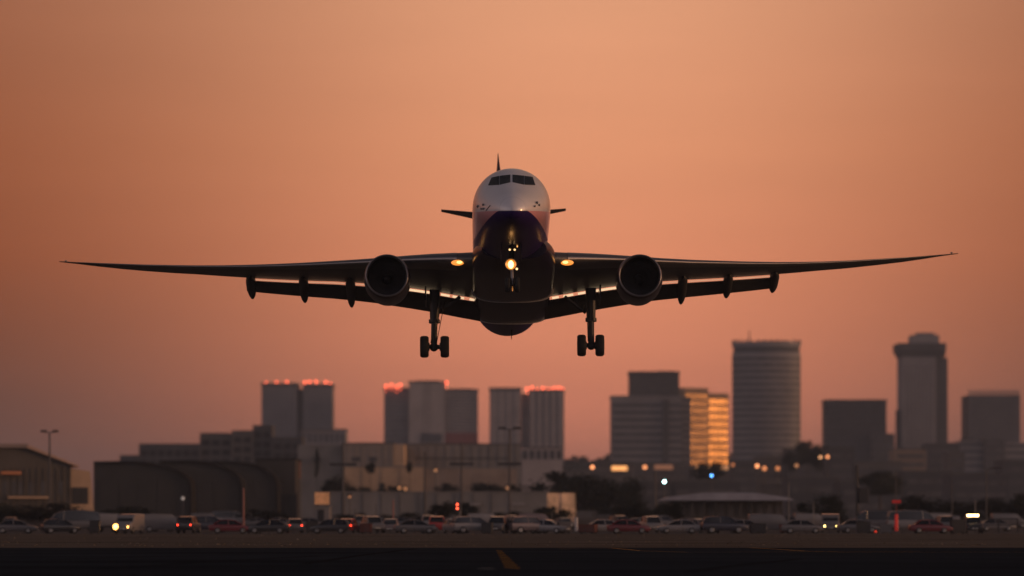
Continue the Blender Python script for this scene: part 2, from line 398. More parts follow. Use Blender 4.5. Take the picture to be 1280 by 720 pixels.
# T8 slim tower with flared crown
D = 2350
t = tower('slim tall tower with flared crown and plant house on top', 1155, D)
o, bx = block(t, 1127.5, 1170, 446, D, 30, conc); bands(t, bx, 32, glz2, .35, 14, Z(456, D), sides=False, inset=2); piers(t, bx, 9, conc2, .7)
o, bx = block(t, 1170.3, 1184.5, 447, D+3, 28, dkc, 'side_wing'); bands(t, bx, 30, glz, .5, 14, Z(456, D))
cb = MB(); xa, xb = X(1127, D)-t.location.x, X(1181, D)-t.location.x; za = Z(446, D)+.02; zb = Z(438, D); zc2 = Z(429, D)
cb.loft([[(xa, -.2, za), (xb, -.2, za), (xb, 30, za), (xa, 30, za)], [(xa-2.2, -2.4, zb), (xb+.6, -2.4, zb), (xb+.6, 32, zb), (xa-2.2, 32, zb)],
         [(xa-2.4, -2.5, zc2), (xb+.7, -2.5, zc2), (xb+.7, 32, zc2), (xa-2.4, 32, zc2)]]).build('crown', dkc, t)
block(t, 1139, 1174, 419, D+4, 18, conc, 'plant_room', vb=428.6); block(t, 1146, 1168, 415.8, D+8, 9, conc, 'roof_cap', vb=418.8)
for k in range(8): block(t, 1141+k*4.2, 1141.8+k*4.2, 417.6-(k % 3)*.7, D+4.5, .8, plant_m, 'roof_fin', vb=418.9)
o, bx = block(t, 1122.5, 1127.2, 512, D+6, 16, dkc, 'rear_wing')
# T9 blocky tower with fenced crown
D = 2200
t = tower('square dark tower with a row of upright fins round its roof, far right', 1243, D)
o, bx = block(t, 1210.5, 1275, 494, D, 34, dkc); bands(t, bx, 18, glz2, .4, 20, Z(498, D)); piers(t, bx, 12, conc, .7)
for i in range(18):
    u = 1211.5+62*i/17; block(t, u-.7, u+.7, 486.5+(i % 3)*.5, D+.4, 1.2, conc2, 'roof_fin', vb=493.8)
o, bx = block(t, 1212, 1274, 490.5, D+1.2, .4, plant_m, 'roof_rail', vb=491.8)
t = empty('office_block', (X(1237, D-150), D-150, 0), 'wide low block with uneven roof under the fin topped tower', 'building', 'office blocks of the city'); D2 = D-150
o, bx = block(t, 1201, 1230, 551, D2, 30, conc); bands(t, bx, 9, glz2, .45, 6); o, bx = block(t, 1230.4, 1256, 549, D2-3, 30, dkc); bands(t, bx, 9, glz2, .45, 6)
o, bx = block(t, 1256.4, 1290, 553, D2, 30, conc); bands(t, bx, 9, glz2, .45, 6); block(t, 1203, 1216, 547.5, D2+4, 8, plant_m, 'plant_room', vb=550.8)

# terraced building climbing to the right
D = 1500
t = empty('terraced_building', (X(250, D), D, 0), 'long terraced building stepping up rightwards behind the dark hangars', 'building')
steps = [(126, 150, 579), (150, 174, 571), (174, 250, 556.5), (250, 290, 543.5), (290, 316, 540), (316, 340, 533.5), (340, 378, 548)]
for k, (a, b, v) in enumerate(steps):
    o, bx = block(t, a, b-.15, v, D+(k % 2)*2, 22, dkc2 if k in (3, 4) else dkc)
    zt = bx[5]; wd = bx[1]-bx[0]; nfl = max(2, int((zt-6)/4)); nc = max(2, int(wd/3.4))
    for f in range(min(nfl, 8)):
        z1 = zt-2.2-f*4.0
        if z1 < 6: break
        MB().box(bx[0]+.5, bx[1]-.5, bx[2]-.1, bx[2]+.3, z1-2.3, z1).build('window_band', glzd, t)
    for c in range(nc+1):
        x = bx[0]+.35+(wd-.7)*c/nc; MB().box(x-.42, x+.42, bx[2]-.3, bx[2]+.2, 2, zt-.4).build('pier', dkc2 if k in (3, 4) else dkc, t)
    MB().box(bx[0]-.05, bx[1]+.05, bx[2]-.3, bx[3], zt+.01, zt+.7).build('parapet', plant_m, t)
block(t, 254, 284, 541, D+6, 10, plant_m, 'plant_room', vb=543)

# ------------------------------------------------------------------ low city fill
fill = [  # u0,u1,vtop,d, material, label
 (705, 740, 588, 1500, 'c', 'low grey block below the tree line right of the twin slabs'),
 (740, 792, 578, 1700, 'd', 'long low block with a bright lit ground floor under the dark slab'),
 (792, 866, 582, 1650, 'c', 'pale podium building below the banded office slab'),
 (862, 915, 586, 1600, 'd', 'small dark block at foot of the gold building'),
 (915, 948, 579, 1500, 'd', 'squat block in front of the curved tower at left'),
 (946, 988, 572, 1550, 'c', 'grey block in front of the curved tower at right'),
 (984, 1036, 562, 1500, 'd', 'dark wooded ridge building with two warm lamps before it'),
 (1036, 1068, 560, 1400, 'd', 'dark boxy shed below the plain dark tower'),
 (1066, 1128, 578, 1400, 'c', 'pale low hall between the dark block and slim tower'),
 (1118, 1158, 562, 1700, 'p', 'beige low block with lit cornice at foot of slim tower'),
 (1160, 1200, 555, 1750, 'd', 'dark mid-rise block right of the slim tower'),
 (1186, 1206, 566, 1600, 'c', 'narrow grey block before the dark mid-rise at right'),
 (1254, 1292, 577, 1400, 'd', 'low dark shed at the right edge below the towers'),
 (1130, 1190, 590, 1200, 'd', 'long dark warehouse in the right middle distance'),
 (1190, 1262, 593, 1150, 'd', 'flat dark warehouse near the curved street lamp'),
 (985, 1050, 598, 1100, 'd', 'grey flat warehouse right of the white canopy building'),
 (1050, 1128, 603, 1050, 'd', 'low dark depot behind the mast with the box'),
 (640, 705, 584, 1300, 'c', 'grey block with vertical slots below the pale twin slabs'),
 (840, 925, 603, 1050, 'd', 'dark low roof behind the white canopy building'),
 (745, 842, 604, 1050, 'd', 'dim long shed behind the big dark tree at centre'),
]
ML = {'c': dkc2, 'd': dkc, 'p': bmat('beige_block', (.22, .16, .12))}
for (a, b, v, D, mk, lab) in fill:
    t = empty('low_building', (X((a+b)/2, D), D, 0), lab, 'building', 'low buildings of the city')
    o, bx = block(t, a, b, v, D, 26, ML[mk]); h = bx[5]
    n = max(2, int(h/4.5)); bands(t, bx, n, glz2 if mk == 'd' else glz, .38, 2, h-1, sides=False, inset=1.2)
    parapet(t, bx, plant_m, .5, .15, 'roof_edge')
    for r in range(random.randint(1, 3)):
        uu = random.uniform(a+2, b-8); block(t, uu, uu+random.uniform(3, 7), v-random.uniform(1.2, 2.6), D+5+r*5, 4, plant_m, 'roof_unit', vb=v-.4*FPX/D*.52)
# slots on the block below the twin slabs
t = empty('slotted_block', (X(677, 1290), 1290, 0), 'short block with row of tall dark slots along its top', 'building')
o, bx = block(t, 652, 703, 560, 1290, 14, conc2); parapet(t, bx, plant_m, .4, .1, 'roof_edge')
for i in range(6):
    x = bx[0]+(bx[1]-bx[0])*(i+.5)/6; MB().box(x-.75, x+.75, bx[2]-.1, bx[2]+.3, Z(574, 1290), Z(563, 1290)).build('window', glz, t)

# ================================================================== HANGARS AND SHEDS
hang = bmat('hangar_dark', (.035, .033, .031), vscale=.2); hang2 = bmat('hangar_brown', (.075, .066, .056), vscale=.2)
beige = bmat('hangar_beige', (.26, .20, .15), vscale=.2); tanm = bmat('shed_tan', (.46, .32, .21), vscale=.2); greyw = bmat('shed_grey', (.21, .195, .18), vscale=.2)
roofm = bmat('roof_sheet', (.22, .17, .15), rough=.5); doorm = mat('door_dark', (.015, .015, .016), .6)
# left terminal hall with sloping roof
D = 620
t = empty('terminal_hall', (X(40, D), D, 0), 'beige hall with sloping sunlit roof edge and dark doorway, left edge', 'building', rz=rad(17))
P = lambda u, v: (X(u, D)-t.location.x, Z(v, D))
MB().prism([P(-70, 645), P(88.9, 645), P(88.9, 580.5), P(33, 560), P(-70, 560)], 0, 11).build('wall', hang2, t)
MB().prism([P(89.2, 645), P(119, 645), P(114, 589), P(89.2, 585)], .3, 6).build('end_wall', tanm, t)
MB().prism([P(-70, 559.8), P(33, 559.8), P(34, 555), P(-70, 555)], -1.0, 11.5).build('roof', roofm, t)
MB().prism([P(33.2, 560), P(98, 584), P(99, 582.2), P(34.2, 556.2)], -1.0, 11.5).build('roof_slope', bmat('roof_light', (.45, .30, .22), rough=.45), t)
MB().prism([P(0, 593), P(25, 593), P(25, 589.5), P(0, 589.5)], -1.4, -.02).build('canopy', bmat('canopy_orange', (.55, .22, .10)), t)
MB().prism([P(9, 623), P(60, 623), P(60, 620.5), P(9, 620.5)], -1.0, -.02).build('ledge', tanm, t)
MB().prism([P(91, 630), P(111, 630), P(111, 609), P(91, 609)], .1, .5).build('door', doorm, t)
for u in (4, 14, 22, 36, 52, 74):
    MB().prism([P(u, 618), P(u+5, 618), P(u+5, 602), P(u, 602)], -.08, .3).build('window', glz, t)
for u in range(-10, 88, 8):
    MB().prism([P(u, 640), P(u+1, 640), P(u+1, 585), P(u, 585)], -.14, .05).build('pilaster', hang2, t)
# three arched hangars
for k, (u0, u1, vt, D, lab) in enumerate([
    (117, 238, 578, 690, 'dark arched hangar next to the beige hall'), (200, 302, 577, 720, 'middle dark hangar with curved roof edge'),
    (262, 346, 578, 750, 'right hand dark hangar with curved shoulder')]):
    t = empty('hangar', (X((u0+u1)/2, D), D, 0), lab, 'hangar', 'dark arched hangars')
    P = lambda u, v: (X(u, D)-t.location.x, Z(v, D))
    us = u1-u0
    arc = [P(u0+us*.30+us*.70*math.sin(a), 613-(613-vt)*math.cos(a)**.8) for a in [PI/2*i/12*.999 for i in range(13)]]
    arc_low = [(arc[-1][0], .0)]
    poly = [P(u0, 645), P(u1, 645)]+list(reversed(arc))+[P(u0, vt)]
    MB().prism(poly, 0, 9).build('wall', hang, t)
    rim_o = [P(u0, vt-1.2)]+[(x+.25, z+.3) for x, z in arc]+[(arc[-1][0]+.25, .05)]; rim_i = [P(u0, vt+.8)]+[(x-.25, z-.25) for x, z in arc]+[(arc[-1][0]-.2, .05)]
    rb = MB()
    n = len(rim_o)
    vs = [(x, -.5, z) for x, z in rim_o]+[(x, -.5, z) for x, z in rim_i]+[(x, 9.3, z) for x, z in rim_o]+[(x, 9.3, z) for x, z in rim_i]
    fs = []
    for i in range(n-1):
        fs += [(i, i+1, n+i+1, n+i), (2*n+i, 3*n+i, 3*n+i+1, 2*n+i+1), (i, 2*n+i, 2*n+i+1, i+1), (n+i, n+i+1, 3*n+i+1, 3*n+i)]
    fs += [(0, n, 3*n, 2*n), (n-1, 3*n-1, 4*n-1, 2*n-1)]
    rb.add(vs, fs).build('roof', mat('hangar_roof', (.028, .027, .027), .95, spec=0.0), t)
    for i in range(4):
        ua = u0+us*(.06+.2*i); MB().prism([P(ua, 645), P(ua+us*.19, 645), P(ua+us*.19, 600), P(ua, 600)], -.12, .1).build('door', hang, t)
D = 765
t = empty('warehouse', (X(344, D), D, 0), 'dark flat roofed warehouse at right end of the arched hangars', 'building')
o, bx = block(t, 320, 369, 575, D, 20, hang); parapet(t, bx, mat('hangar_roof', (.028, .027, .027), .95, spec=0.0), .35, .2, 'roof_edge')
for i in range(3): MB().box(bx[0]+2+i*2.4, bx[0]+3.9+i*2.4, -.1, .2, 0, 6).build('door', doorm, t)
# beige stores behind
D = 1000
t = empty('cargo_building', (X(440, D), D, 0), 'big grey cargo building with pale right half behind the tan shed', 'building', 'cargo buildings')
o, bx = block(t, 372, 430, 556, D+2, 30, greyw); o, bx = block(t, 430.2, 492, 555, D, 30, bmat('cargo_beige', (.27, .225, .19), vscale=.2)); parapet(t, bx, plant_m, .4, .15, 'roof_edge')
block(t, 492.2, 505, 555.4, D+.4, 30, tanm, 'pale_bay')
for u in (396, 445, 466): MB().box(X(u, D)-t.location.x-1.2, X(u, D)-t.location.x+1.2, -.1, .3, Z(577, D), Z(571, D)).build('window', glz, t)
for u in range(434, 492, 9): block(t, u, u+.5, 557, D-.12, .1, greyw, 'panel_joint', vb=600)
D = 1020
t = empty('cargo_building', (X(600, D), D, 0), 'long grey brown cargo building in front of the triple tower', 'building', 'cargo buildings')
o, bx = block(t, 505.4, 651, 556, D, 30, greyw); parapet(t, bx, plant_m, .4, .15, 'roof_edge'); bands(t, bx, 1, glz2, .16, Z(580, D), Z(566, D), sides=False, inset=3)
for u in range(512, 650, 11): block(t, u, u+.5, 558, D-.12, .1, plant_m, 'panel_joint', vb=600)
D = 900
t = empty('tan_shed', (X(565, D), D, 0), 'long tan shed with lit wall and shrubs along its foot', 'building')
o, bx = block(t, 431, 530, 584, D, 24, tanm); o, bx2 = block(t, 530.2, 646, 586, D+1, 24, bmat('shed_brown', (.30, .23, .18), vscale=.2)); parapet(t, bx, greyw, .35, .15, 'roof_edge'); parapet(t, bx2, greyw, .35, .15, 'roof_edge')
for u in (452, 476, 500, 545, 566, 590, 612, 632): block(t, u, u+.6, 586.5, D-.12, .1, greyw, 'panel_joint', vb=625)
for u in (474, 553, 601): block(t, u, u+7, 604, D-.1, .3, doorm, 'door', vb=625)
D = 640
t = empty('white_shed', (X(566, D), D, 0), 'low grey shed with translucent sunlit end wall on the right', 'building')
o, bx = block(t, 413, 684, 616, D, 20, greyw); parapet(t, bx, greyw, .25, .15, 'roof_edge')
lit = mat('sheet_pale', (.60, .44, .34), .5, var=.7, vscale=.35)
A = Vector((X(684.3, D)-t.location.x, 0)); B = Vector((X(720, D)-t.location.x, 5.2)); tdir = (B-A).normalized(); nn = Vector((-tdir.y, tdir.x))
C_, E_ = B+nn*10, A+nn*10
MB().loft([[(p.x, p.y, 0) for p in (A, B, C_, E_)], [(p.x, p.y, Z(616.3, D)) for p in (A, B, C_, E_)]]).build('end_wall', lit, t)
for i in range(9):
    p = A.lerp(B, (i+.5)/9)-nn*.06
    MB().box(p.x-.06, p.x+.06, p.y-.05, p.y+.1, 0, Z(617, D)).build('sheet_joint', greyw, t)
for u in range(430, 660, 23): block(t, u, u+.6, 617, D-.1, .08, plant_m, 'panel_joint', vb=650)
for u in (585, 640): block(t, u, u+16, 629, D-.4, .35, mat('awning_pale', (.3, .28, .27), .6), 'awning', vb=631.5)
# white canopy building on the right
D = 600
t = empty('canopy_building', (X(908, D), D, 0), 'low building under a wide pale shallow roof, right of centre', 'building')
P = lambda u, v: (X(u, D)-t.location.x, Z(v, D))
MB().prism([P(826, 625.5), P(992, 625.5), P(985, 622), P(940, 616), P(880, 616), P(838, 621)], -3, 16).build('roof', mat('canopy_roof', (.30, .30, .34), .5, var=.15, vscale=.4), t)
block(t, 842, 978, 625.8, D+2, 12, hang2, 'wall')
for i, u in enumerate(range(834, 990, 15)):
    x = P(u, 0)[0]; MB().tube((x, -2.4, 0), (x, -2.4, Z(625.6, D)), .10, .10, 8).build('column', hang, t)
for u in range(850, 972, 12): block(t, u, u+7, 630, D+1.9, .3, glz2, 'window', vb=645)
# orange hoarding and small kiosk
D = 560
t = empty('billboard', (X(402, D), D, 0), 'small orange lit hoarding on two posts by the grey shed', 'sign')
MB().box(X(393.5, D)-t.location.x, X(411.5, D)-t.location.x, -.15, .15, Z(630.5, D), Z(615.5, D)).build('panel', mat('hoarding', (.5, .25, .13), .6, var=.5, vscale=.9, emit=(1, .40, .16), estr=.16), t)
MB().box(X(393, D)-t.location.x, X(412, D)-t.location.x, .16, .24, Z(631, D), Z(615, D)).build('frame', greyw, t)
for u in (397, 408): MB().box(X(u, D)-t.location.x-.1, X(u, D)-t.location.x+.1, .25, .4, 0, Z(616, D)).build('post', plant_m, t)
t = empty('kiosk', (X(402, 545), 545, 0), 'pale little kiosk directly below the orange hoarding', 'building')
o, bx = block(t, 391, 412, 634, 545, 4, mat('kiosk_white', (.22, .20, .19), .6)); parapet(t, bx, greyw, .15, .2, 'roof'); block(t, 397, 405, 637, 544.9, .3, doorm, 'door', vb=655)
# advertising column: slim lit orange strip at hangar end
D = 780
t = empty('banner_pylon', (X(371.5, D), D, 0), 'narrow orange banner pylon at the right end of dark warehouse', 'sign')
MB().box(-.75, .75, -.2, .2, Z(598, D), Z(577, D)).build('banner', bmat('banner_orange', (.42, .17, .07)), t); MB().box(-.9, .9, -.3, .3, 0, Z(598.3, D)).build('post', greyw, t)

# ================================================================== TREES
leafm = mat('leaf_dark', (.026, .029, .022), .9, var=.5, vscale=.8, spec=.1); leafm2 = mat('leaf_brown', (.060, .052, .034), .9, var=.5, vscale=.8, spec=.1)
barkm = mat('bark', (.06, .045, .035), .9, var=.3, vscale=3)
def crown_mesh(seed, n, flat=1.0, cyp=False):
    r = random.Random(seed); b = MB()
    cl = []
    for _ in range(26):
        while True:
            p = Vector((r.uniform(-1, 1), r.uniform(-1, 1), r.uniform(-1, 1)))
            if .25 < p.length < .86: break
        cl.append((p, r.uniform(.18, .38)))
    for i in range(n):
        c, rr = cl[i % len(cl)]
        p = c+Vector((r.gauss(0, .5), r.gauss(0, .5), r.gauss(0, .5)))*rr
        if p.z < -.85: p.z = -.85
        if cyp:
            k = .35+.65*max(0, (1-p.z)/2)**.7; p = Vector((p.x*k, p.y*k, p.z))
        u = Vector((r.gauss(0, 1), r.gauss(0, 1), r.gauss(0, 1))).normalized(); v = u.orthogonal().normalized(); s_ = r.uniform(.035, .085)
        b.add([p-u*s_, p+v*s_*.6, p+u*s_, p-v*s_*.6], [(0, 1, 2, 3)])
    me = bpy.data.meshes.new('crown'); me.from_pydata(b.v, [], b.f); me.update(); return me
CR = [crown_mesh(3, 4600), crown_mesh(5, 4600), crown_mesh(9, 4600)]; CYP = crown_mesh(12, 2000, cyp=True)
for m_ in CR+[CYP]: m_.materials.append(leafm)
def tree(u, vtop, vbot, d, wpx, label, cat='tree', name='tree', mesh=0, group='trees and shrubs among the sheds', shrub=False, cyp=False):
    t = empty(name, (X(u, d), d, 0), label, cat, group, random.uniform(0, 6))
    zt = Z(vtop, d); zb = max(Z(vbot, d), .3); hw = wpx/2*d/FPX; hh = (zt-zb)/2
    c = bpy.data.objects.new('crown', CYP if cyp else CR[mesh % 3]); COL.objects.link(c); c.parent = t
    c.location = (0, 0, (zt+zb)/2); c.scale = (hw*1.05, hw*1.05, hh*1.05)
    tb = MB(); tb.tube((0, 0, 0), (0, 0, zb+hh*.9), max(.12, hw*.07), max(.05, hw*.03), 8)
    if not shrub:
        for k in range(5):
            a = k*1.3; z0 = zb+hh*(.1+.12*k); tb.tube((0, 0, z0), (math.cos(a)*hw*.55, math.sin(a)*hw*.55, z0+hh*.5), hw*.03, hw*.012, 6)
    tb.build('trunk' if not shrub else 'stem', barkm, t)
    return t
tree(718, 588, 640, 760, 104, 'big spreading dark tree right of the sunlit shed end', mesh=0)
tree(772, 597, 645, 780, 70, 'broad dark tree behind the dim long shed', mesh=1)
tree(556, 626, 652, 520, 38, 'round dark bush with red signal beside it', 'bush', 'bush', 1, shrub=True)
tree(586, 629, 653, 525, 24, 'smaller dark bush just right of the signal', 'bush', 'bush', 2, shrub=True)
tree(396, 556, 598, 880, 9, 'slim dark cypress before the grey cargo building', cyp=True)
tree(463, 578, 592, 890, 12, 'small tree against the tan shed roof at left', mesh=2); tree(420, 594, 625, 880, 34, 'low tree at left end of the tan shed', mesh=1)
tree(512, 577, 592, 890, 8, 'tiny tree rising over the joint of the tan shed', mesh=0)
for k, (u, vt, wd, lab) in enumerate([(440, 641, 44, 'scrub below the orange hoarding on right side'), (478, 643, 40, 'second scrub along the grey shed foot'), (515, 641, 44, 'scrub just left of the round dark bush'),
        (612, 640, 46, 'scrub under the left awning'), (650, 638, 50, 'scrub under the right awning'), (690, 634, 46, 'dark scrub before the sunlit end wall')]):
    tree(u, vt, 656, 560+k*6, wd, lab, 'shrub', 'shrub', k, 'shrubs along the grey shed', True)
for k, (u, wd, vt) in enumerate([(450, 40, 607), (490, 36, 608), (560, 34, 604), (610, 46, 603), (640, 24, 605)]):
    tree(u, vt, 626, 850+k*4, wd, ['leafy shrub at left foot of the tan shed', 'leafy shrub mid way along the tan wall', 'reddish shrub by the brown shed door', 'wide shrub in front of the brown shed', 'narrow shrub at right end of the brown shed'][k], 'shrub', 'shrub', k+1, 'shrubs along the tan shed', True)
for k, (u, vt, vb, d, wd, lab) in enumerate([(790, 628, 655, 520, 60, 'dark shrub left of the lamp post near centre right'), (835, 626, 655, 530, 40, 'dark shrub at left end of the canopy building'),
      (1010, 552, 580, 1450, 34, 'dark tree top right of the curved tower'), (1028, 556, 590, 1440, 28, 'dark tree between curved tower and dark block'), (990, 562, 590, 1440, 26, 'low tree in front of curved tower base'),
      (1030, 620, 660, 560, 70, 'large dark tree beside the canopy building'), (1150, 618, 655, 640, 80, 'dark tree mass behind the red striped mast'), (1225, 622, 655, 640, 90, 'dark wide tree behind the light bar truck'),
      (1285, 618, 655, 640, 60, 'dark tree at the right picture edge'), (60, 628, 655, 540, 90, 'dark shrubbery before the beige hall'), (-5, 628, 655, 545, 60, 'dark shrubbery at the left picture edge'),
      (150, 634, 658, 540, 80, 'dark shrubbery before first arched hangar'), (330, 636, 658, 540, 60, 'dark shrubbery before the flat warehouse'), (885, 576, 600, 1200, 40, 'dark tree below the gold building'), (1100, 590, 620, 900, 60, 'dark tree left of slim tower foot')]):
    tree(u, vt, vb, d, wd, lab, 'tree' if d > 600 else 'shrub', 'tree' if d > 600 else 'shrub', k, shrub=(d < 600))
hb = MB(); hv = []
for i in range(81):
    u = 560+760*i/80; tp = 573.5+3.0*math.sin(u*.045)+1.6*math.sin(u*.17+1); hv.append((u, tp))
hb.add([(X(u, 2700), 2700, Z(v, 2700)) for u, v in hv]+[(X(u, 2690)*1.0, 2650, -.1) for u, v in hv]+[(X(u, 2700), 3000, -.1) for u, v in hv], [(i, i+1, 82+i, 81+i) for i in range(80)]+[(i+1, i, 162+i, 163+i) for i in range(80)])
structure(hb.build('hills', mat('hill_scrub', (.05, .048, .04), .95, var=.4, vscale=.05, spec=0), smooth=True))
# far wooded ridge reading as one mass
rb = MB(); r = random.Random(8)
for i in range(5200):
    u = r.uniform(600, 1300); d = r.uniform(2550, 2640)
    top = 570+3.5*math.sin(u*.045)+2.2*math.sin(u*.17+1)+1.2*math.sin(u*.41)
    v = top+abs(r.gauss(0, 8)); p = Vector((X(u, d), d, max(Z(v, d), .5)))
    a = Vector((r.gauss(0, 1), r.gauss(0, 1), r.gauss(0, 1))).normalized(); b_ = a.orthogonal().normalized(); s_ = r.uniform(.8, 2.0)
    rb.add([p-a*s_, p+b_*s_*.7, p+a*s_, p-b_*s_*.7], [(0, 1, 2, 3)])
tag(rb.build('far_wood', leafm), 'far dark wooded ridge low on the horizon between the towers', 'trees', kind='stuff')

# ================================================================== POLES, MASTS, LIGHTS
polem = mat('pole_steel', (.07, .065, .065), .6); headm = mat('lamp_housing', (.035, .033, .033), .6)
def lamp_mast(u, vtop, d, label, arm=2.0, cross=None, r=.13, heads=True, group='tall twin lamp masts'):
    t = empty('lamp_mast', (X(u, d), d, 0), label, 'lamp post', group); zt = Z(vtop, d)
    MB().tube((0, 0, 0), (0, 0, zt), r*1.5, r, 8).build('pole', polem, t)
    MB().box(-.35, .35, -.35, .35, 0, .4).build('base', greyw, t)
    if heads:
        MB().tube((-arm*.6, 0, zt-.1), (arm*.6, 0, zt-.1), .06, .06, 6).build('arm', polem, t)
        for sgn in (-1, 1): MB().box(min(sgn*arm*.45, sgn*arm*1.35), max(sgn*arm*.45, sgn*arm*1.35), -.45, .45, zt-.05, zt+.3).build('lamp_head', headm, t, bevel=.06)
    if cross:
        for v, hw in cross:
            z = Z(v, d); MB().box(-hw, hw, -.3, .3, z-.22, z+.22).build('floodlight_bar', headm, t)
    return t
lamp_mast(62, 540, 560, 'twin headed lamp mast rising over the beige hall', 1.0)
lamp_mast(637, 536, 600, 'twin headed lamp mast in front of the pale twin slabs', 1.4, [(580, 2.0)], .16)
lamp_mast(577, 553, 640, 'mast with wide floodlight bar in front of the triple tower', cross=[(580, 2.1)], heads=False, r=.15)
lamp_mast(429, 553, 640, 'mast with wide floodlight bar at left of the tan shed', cross=[(580.5, 2.4)], heads=False, r=.2)
lamp_mast(531, 565, 640, 'thin bare mast between the two floodlight masts', heads=False, r=.16)
lamp_mast(819, 590, 640, 'thin bare mast near the teal light', heads=False, r=.18)
def bare_pole(u, vt, d, label, r=.07, m=polem, cat='pole', curl=0):
    t = empty('pole', (X(u, d), d, 0), label, cat, 'thin poles in the car park'); zt = Z(vt, d)
    b = MB(); b.tube((0, 0, 0), (0, 0, zt), r*1.3, r, 8)
    if curl:
        pts = [(curl*(1-math.cos(a)), 0, zt+abs(curl)*math.sin(a)) for a in [PI/2*i/6 for i in range(7)]]; b.path(pts, r*.9, 6)
    b.build('shaft', m, t); MB().box(-.25, .25, -.25, .25, 0, .2).build('foot', greyw, t)
    if curl: MB().box(min(0, curl)+(curl if curl > 0 else 0), max(0, curl)+(curl if curl > 0 else 0)+.6, -.15, .15, zt+abs(curl)-.05, zt+abs(curl)+.12).build('lamp_head', headm, t)
    return t
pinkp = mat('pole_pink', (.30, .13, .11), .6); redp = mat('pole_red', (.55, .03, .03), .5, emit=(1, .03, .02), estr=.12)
bare_pole(304.5, 610, 420, 'slim reddish pole before the dark hangars', .09, pinkp); bare_pole(491.5, 625, 430, 'pinkish pole with small head left of the round bush', .08, pinkp)
bare_pole(720.5, 647, 400, 'short white post right of the white vans', .16, mat('post_white', (.5, .48, .48), .5)); bare_pole(1120, 588, 480, 'thin dark pole carrying the red mast line', .07)
bare_pole(1190, 601, 520, 'thin dark pole at right of the dark warehouse', .07); bare_pole(1233, 592, 480, 'dark pole with curved lamp arm at right', .08, curl=.7)
bare_pole(1219, 625, 450, 'short pale pole above the light bar truck', .06, greyw); bare_pole(986, 603, 480, 'pale slim pole at right end of the pale roof', .06, greyw)
bare_pole(1017, 628, 480, 'short pale pole near the yellow headlights', .06, greyw); bare_pole(575, 636, 460, 'short pale pole by the red signal', .06, greyw)
for (u, vt, d, lab) in [(444, 636, 450, 'thin post left of the warm spot lamp'), (470, 630, 470, 'thin post right of the warm spot lamp'), (545, 640, 455, 'thin post left of the round dark bush'), (690, 640, 430, 'thin post beside the dark windowed white car'), (745, 648, 420, 'thin post left of the maroon sports car')]:
    bare_pole(u, vt, d, lab, .05)
# red obstruction mast
D = 430
t = empty('obstruction_mast', (X(1120.5, D), D, 0), 'bright red mast with a red lamp cage on its top', 'mast')
MB().tube((0, 0, 0), (0, 0, Z(643, D)), .22, .2, 10).build('shaft', redp, t); MB().tube((0, 0, Z(643, D)), (0, 0, Z(630, D)), .07, .07, 8).build('neck', mat('mast_dark_red', (.16, .02, .02), .5), t)
MB().box(-.5, .5, -.4, .4, Z(629, D), Z(625, D)).build('lamp_cage', mat('cage_red', (.35, .02, .02), .5, emit=(1, .04, .03), estr=.10), t)
# tall sign mast with box
D = 450
t = empty('sign_mast', (X(1071.5, D), D, 0), 'tall black mast with square box on its right side', 'mast')
MB().tube((0, 0, 0), (0, 0, Z(582, D)), .24, .15, 8).build('shaft', headm, t); MB().box(.2, 1.35, -.35, .35, Z(629, D), Z(610, D)).build('sign_box', headm, t, bevel=.05)
# traffic signal with red lamps
D = 470
t = empty('traffic_signal', (X(576, D), D, 0), 'pole with lit red signal head right of round bush', 'signal')
MB().tube((0, 0, 0), (0, 0, Z(628, D)), .09, .08, 8).build('pole', polem, t); MB().box(-.75, -.15, -.2, .2, Z(640, D), Z(627, D)).build('signal_head', headm, t)
for v in (630.5, 635.5): MB().ball((-.45, -.24, Z(v, D)), .12, 8, 5).build('signal_lamp', mat('signal_red', (.3, .02, .01), .4, emit=(1, .10, .04), estr=7), t)
def street_light(u, v, d, label, colr, strg, r=.35, name='street_light', cat='street light', group='small lit lamps among the buildings', sc=(1, 1, 1)):
    t = empty(name, (X(u, d), d, 0), label, cat, group); z = Z(v, d)
    MB().tube((0, .3, 0), (0, .3, z+.5), .12, .09, 6).build('pole', polem, t)
    MB().box(-.4*sc[0], .4*sc[0], -.3, .45, z+r*sc[2]+.02, z+r*sc[2]+.3).build('lamp_housing', headm, t)
    MB().ball((0, 0, z), r, 10, 6, sc).build('lamp', mat('lamp_%d_%d_%d_%d' % (colr[0]*99, colr[1]*99, colr[2]*99, strg*10), colr, .4, emit=colr, estr=strg*(.36 if colr[0] == 1 else .7)), t)
W1 = (1, .36, .14); W2 = (1, .48, .22)
street_light(740.5, 584, 1100, 'orange street lamp over the big dark tree', W1, 6, .6)
street_light(806, 584, 1300, 'orange lamp right of the bright lit shop window', W1, 4.5, .75)
street_light(830.5, 602, 700, 'bright teal white lamp near the bare mast', (.55, 1, .95), 26, .24)
street_light(889.5, 594.5, 800, 'small blue lamp below the gold building', (.12, .40, 1), 12, .24)
street_light(946.5, 582.5, 1050, 'orange lamp left in the cluster on a post', W1, 6, .6); street_light(955.5, 585.5, 1060, 'dimmer orange lamp right in the cluster on a post', W1, 2.2, .7)
street_light(972, 585.5, 1080, 'soft warm lamp right of the lamp cluster', W1, 1.5, .7); street_light(995.5, 582, 1100, 'faint warm lamp under the curved tower edge', W2, .9, .6)
street_light(1025.5, 571.5, 1300, 'warm lamp at left of the pair near dark block', W2, 5, .5); street_light(1034.5, 571, 1310, 'brighter warm lamp at right of the pair near dark block', W1, 5, .6)
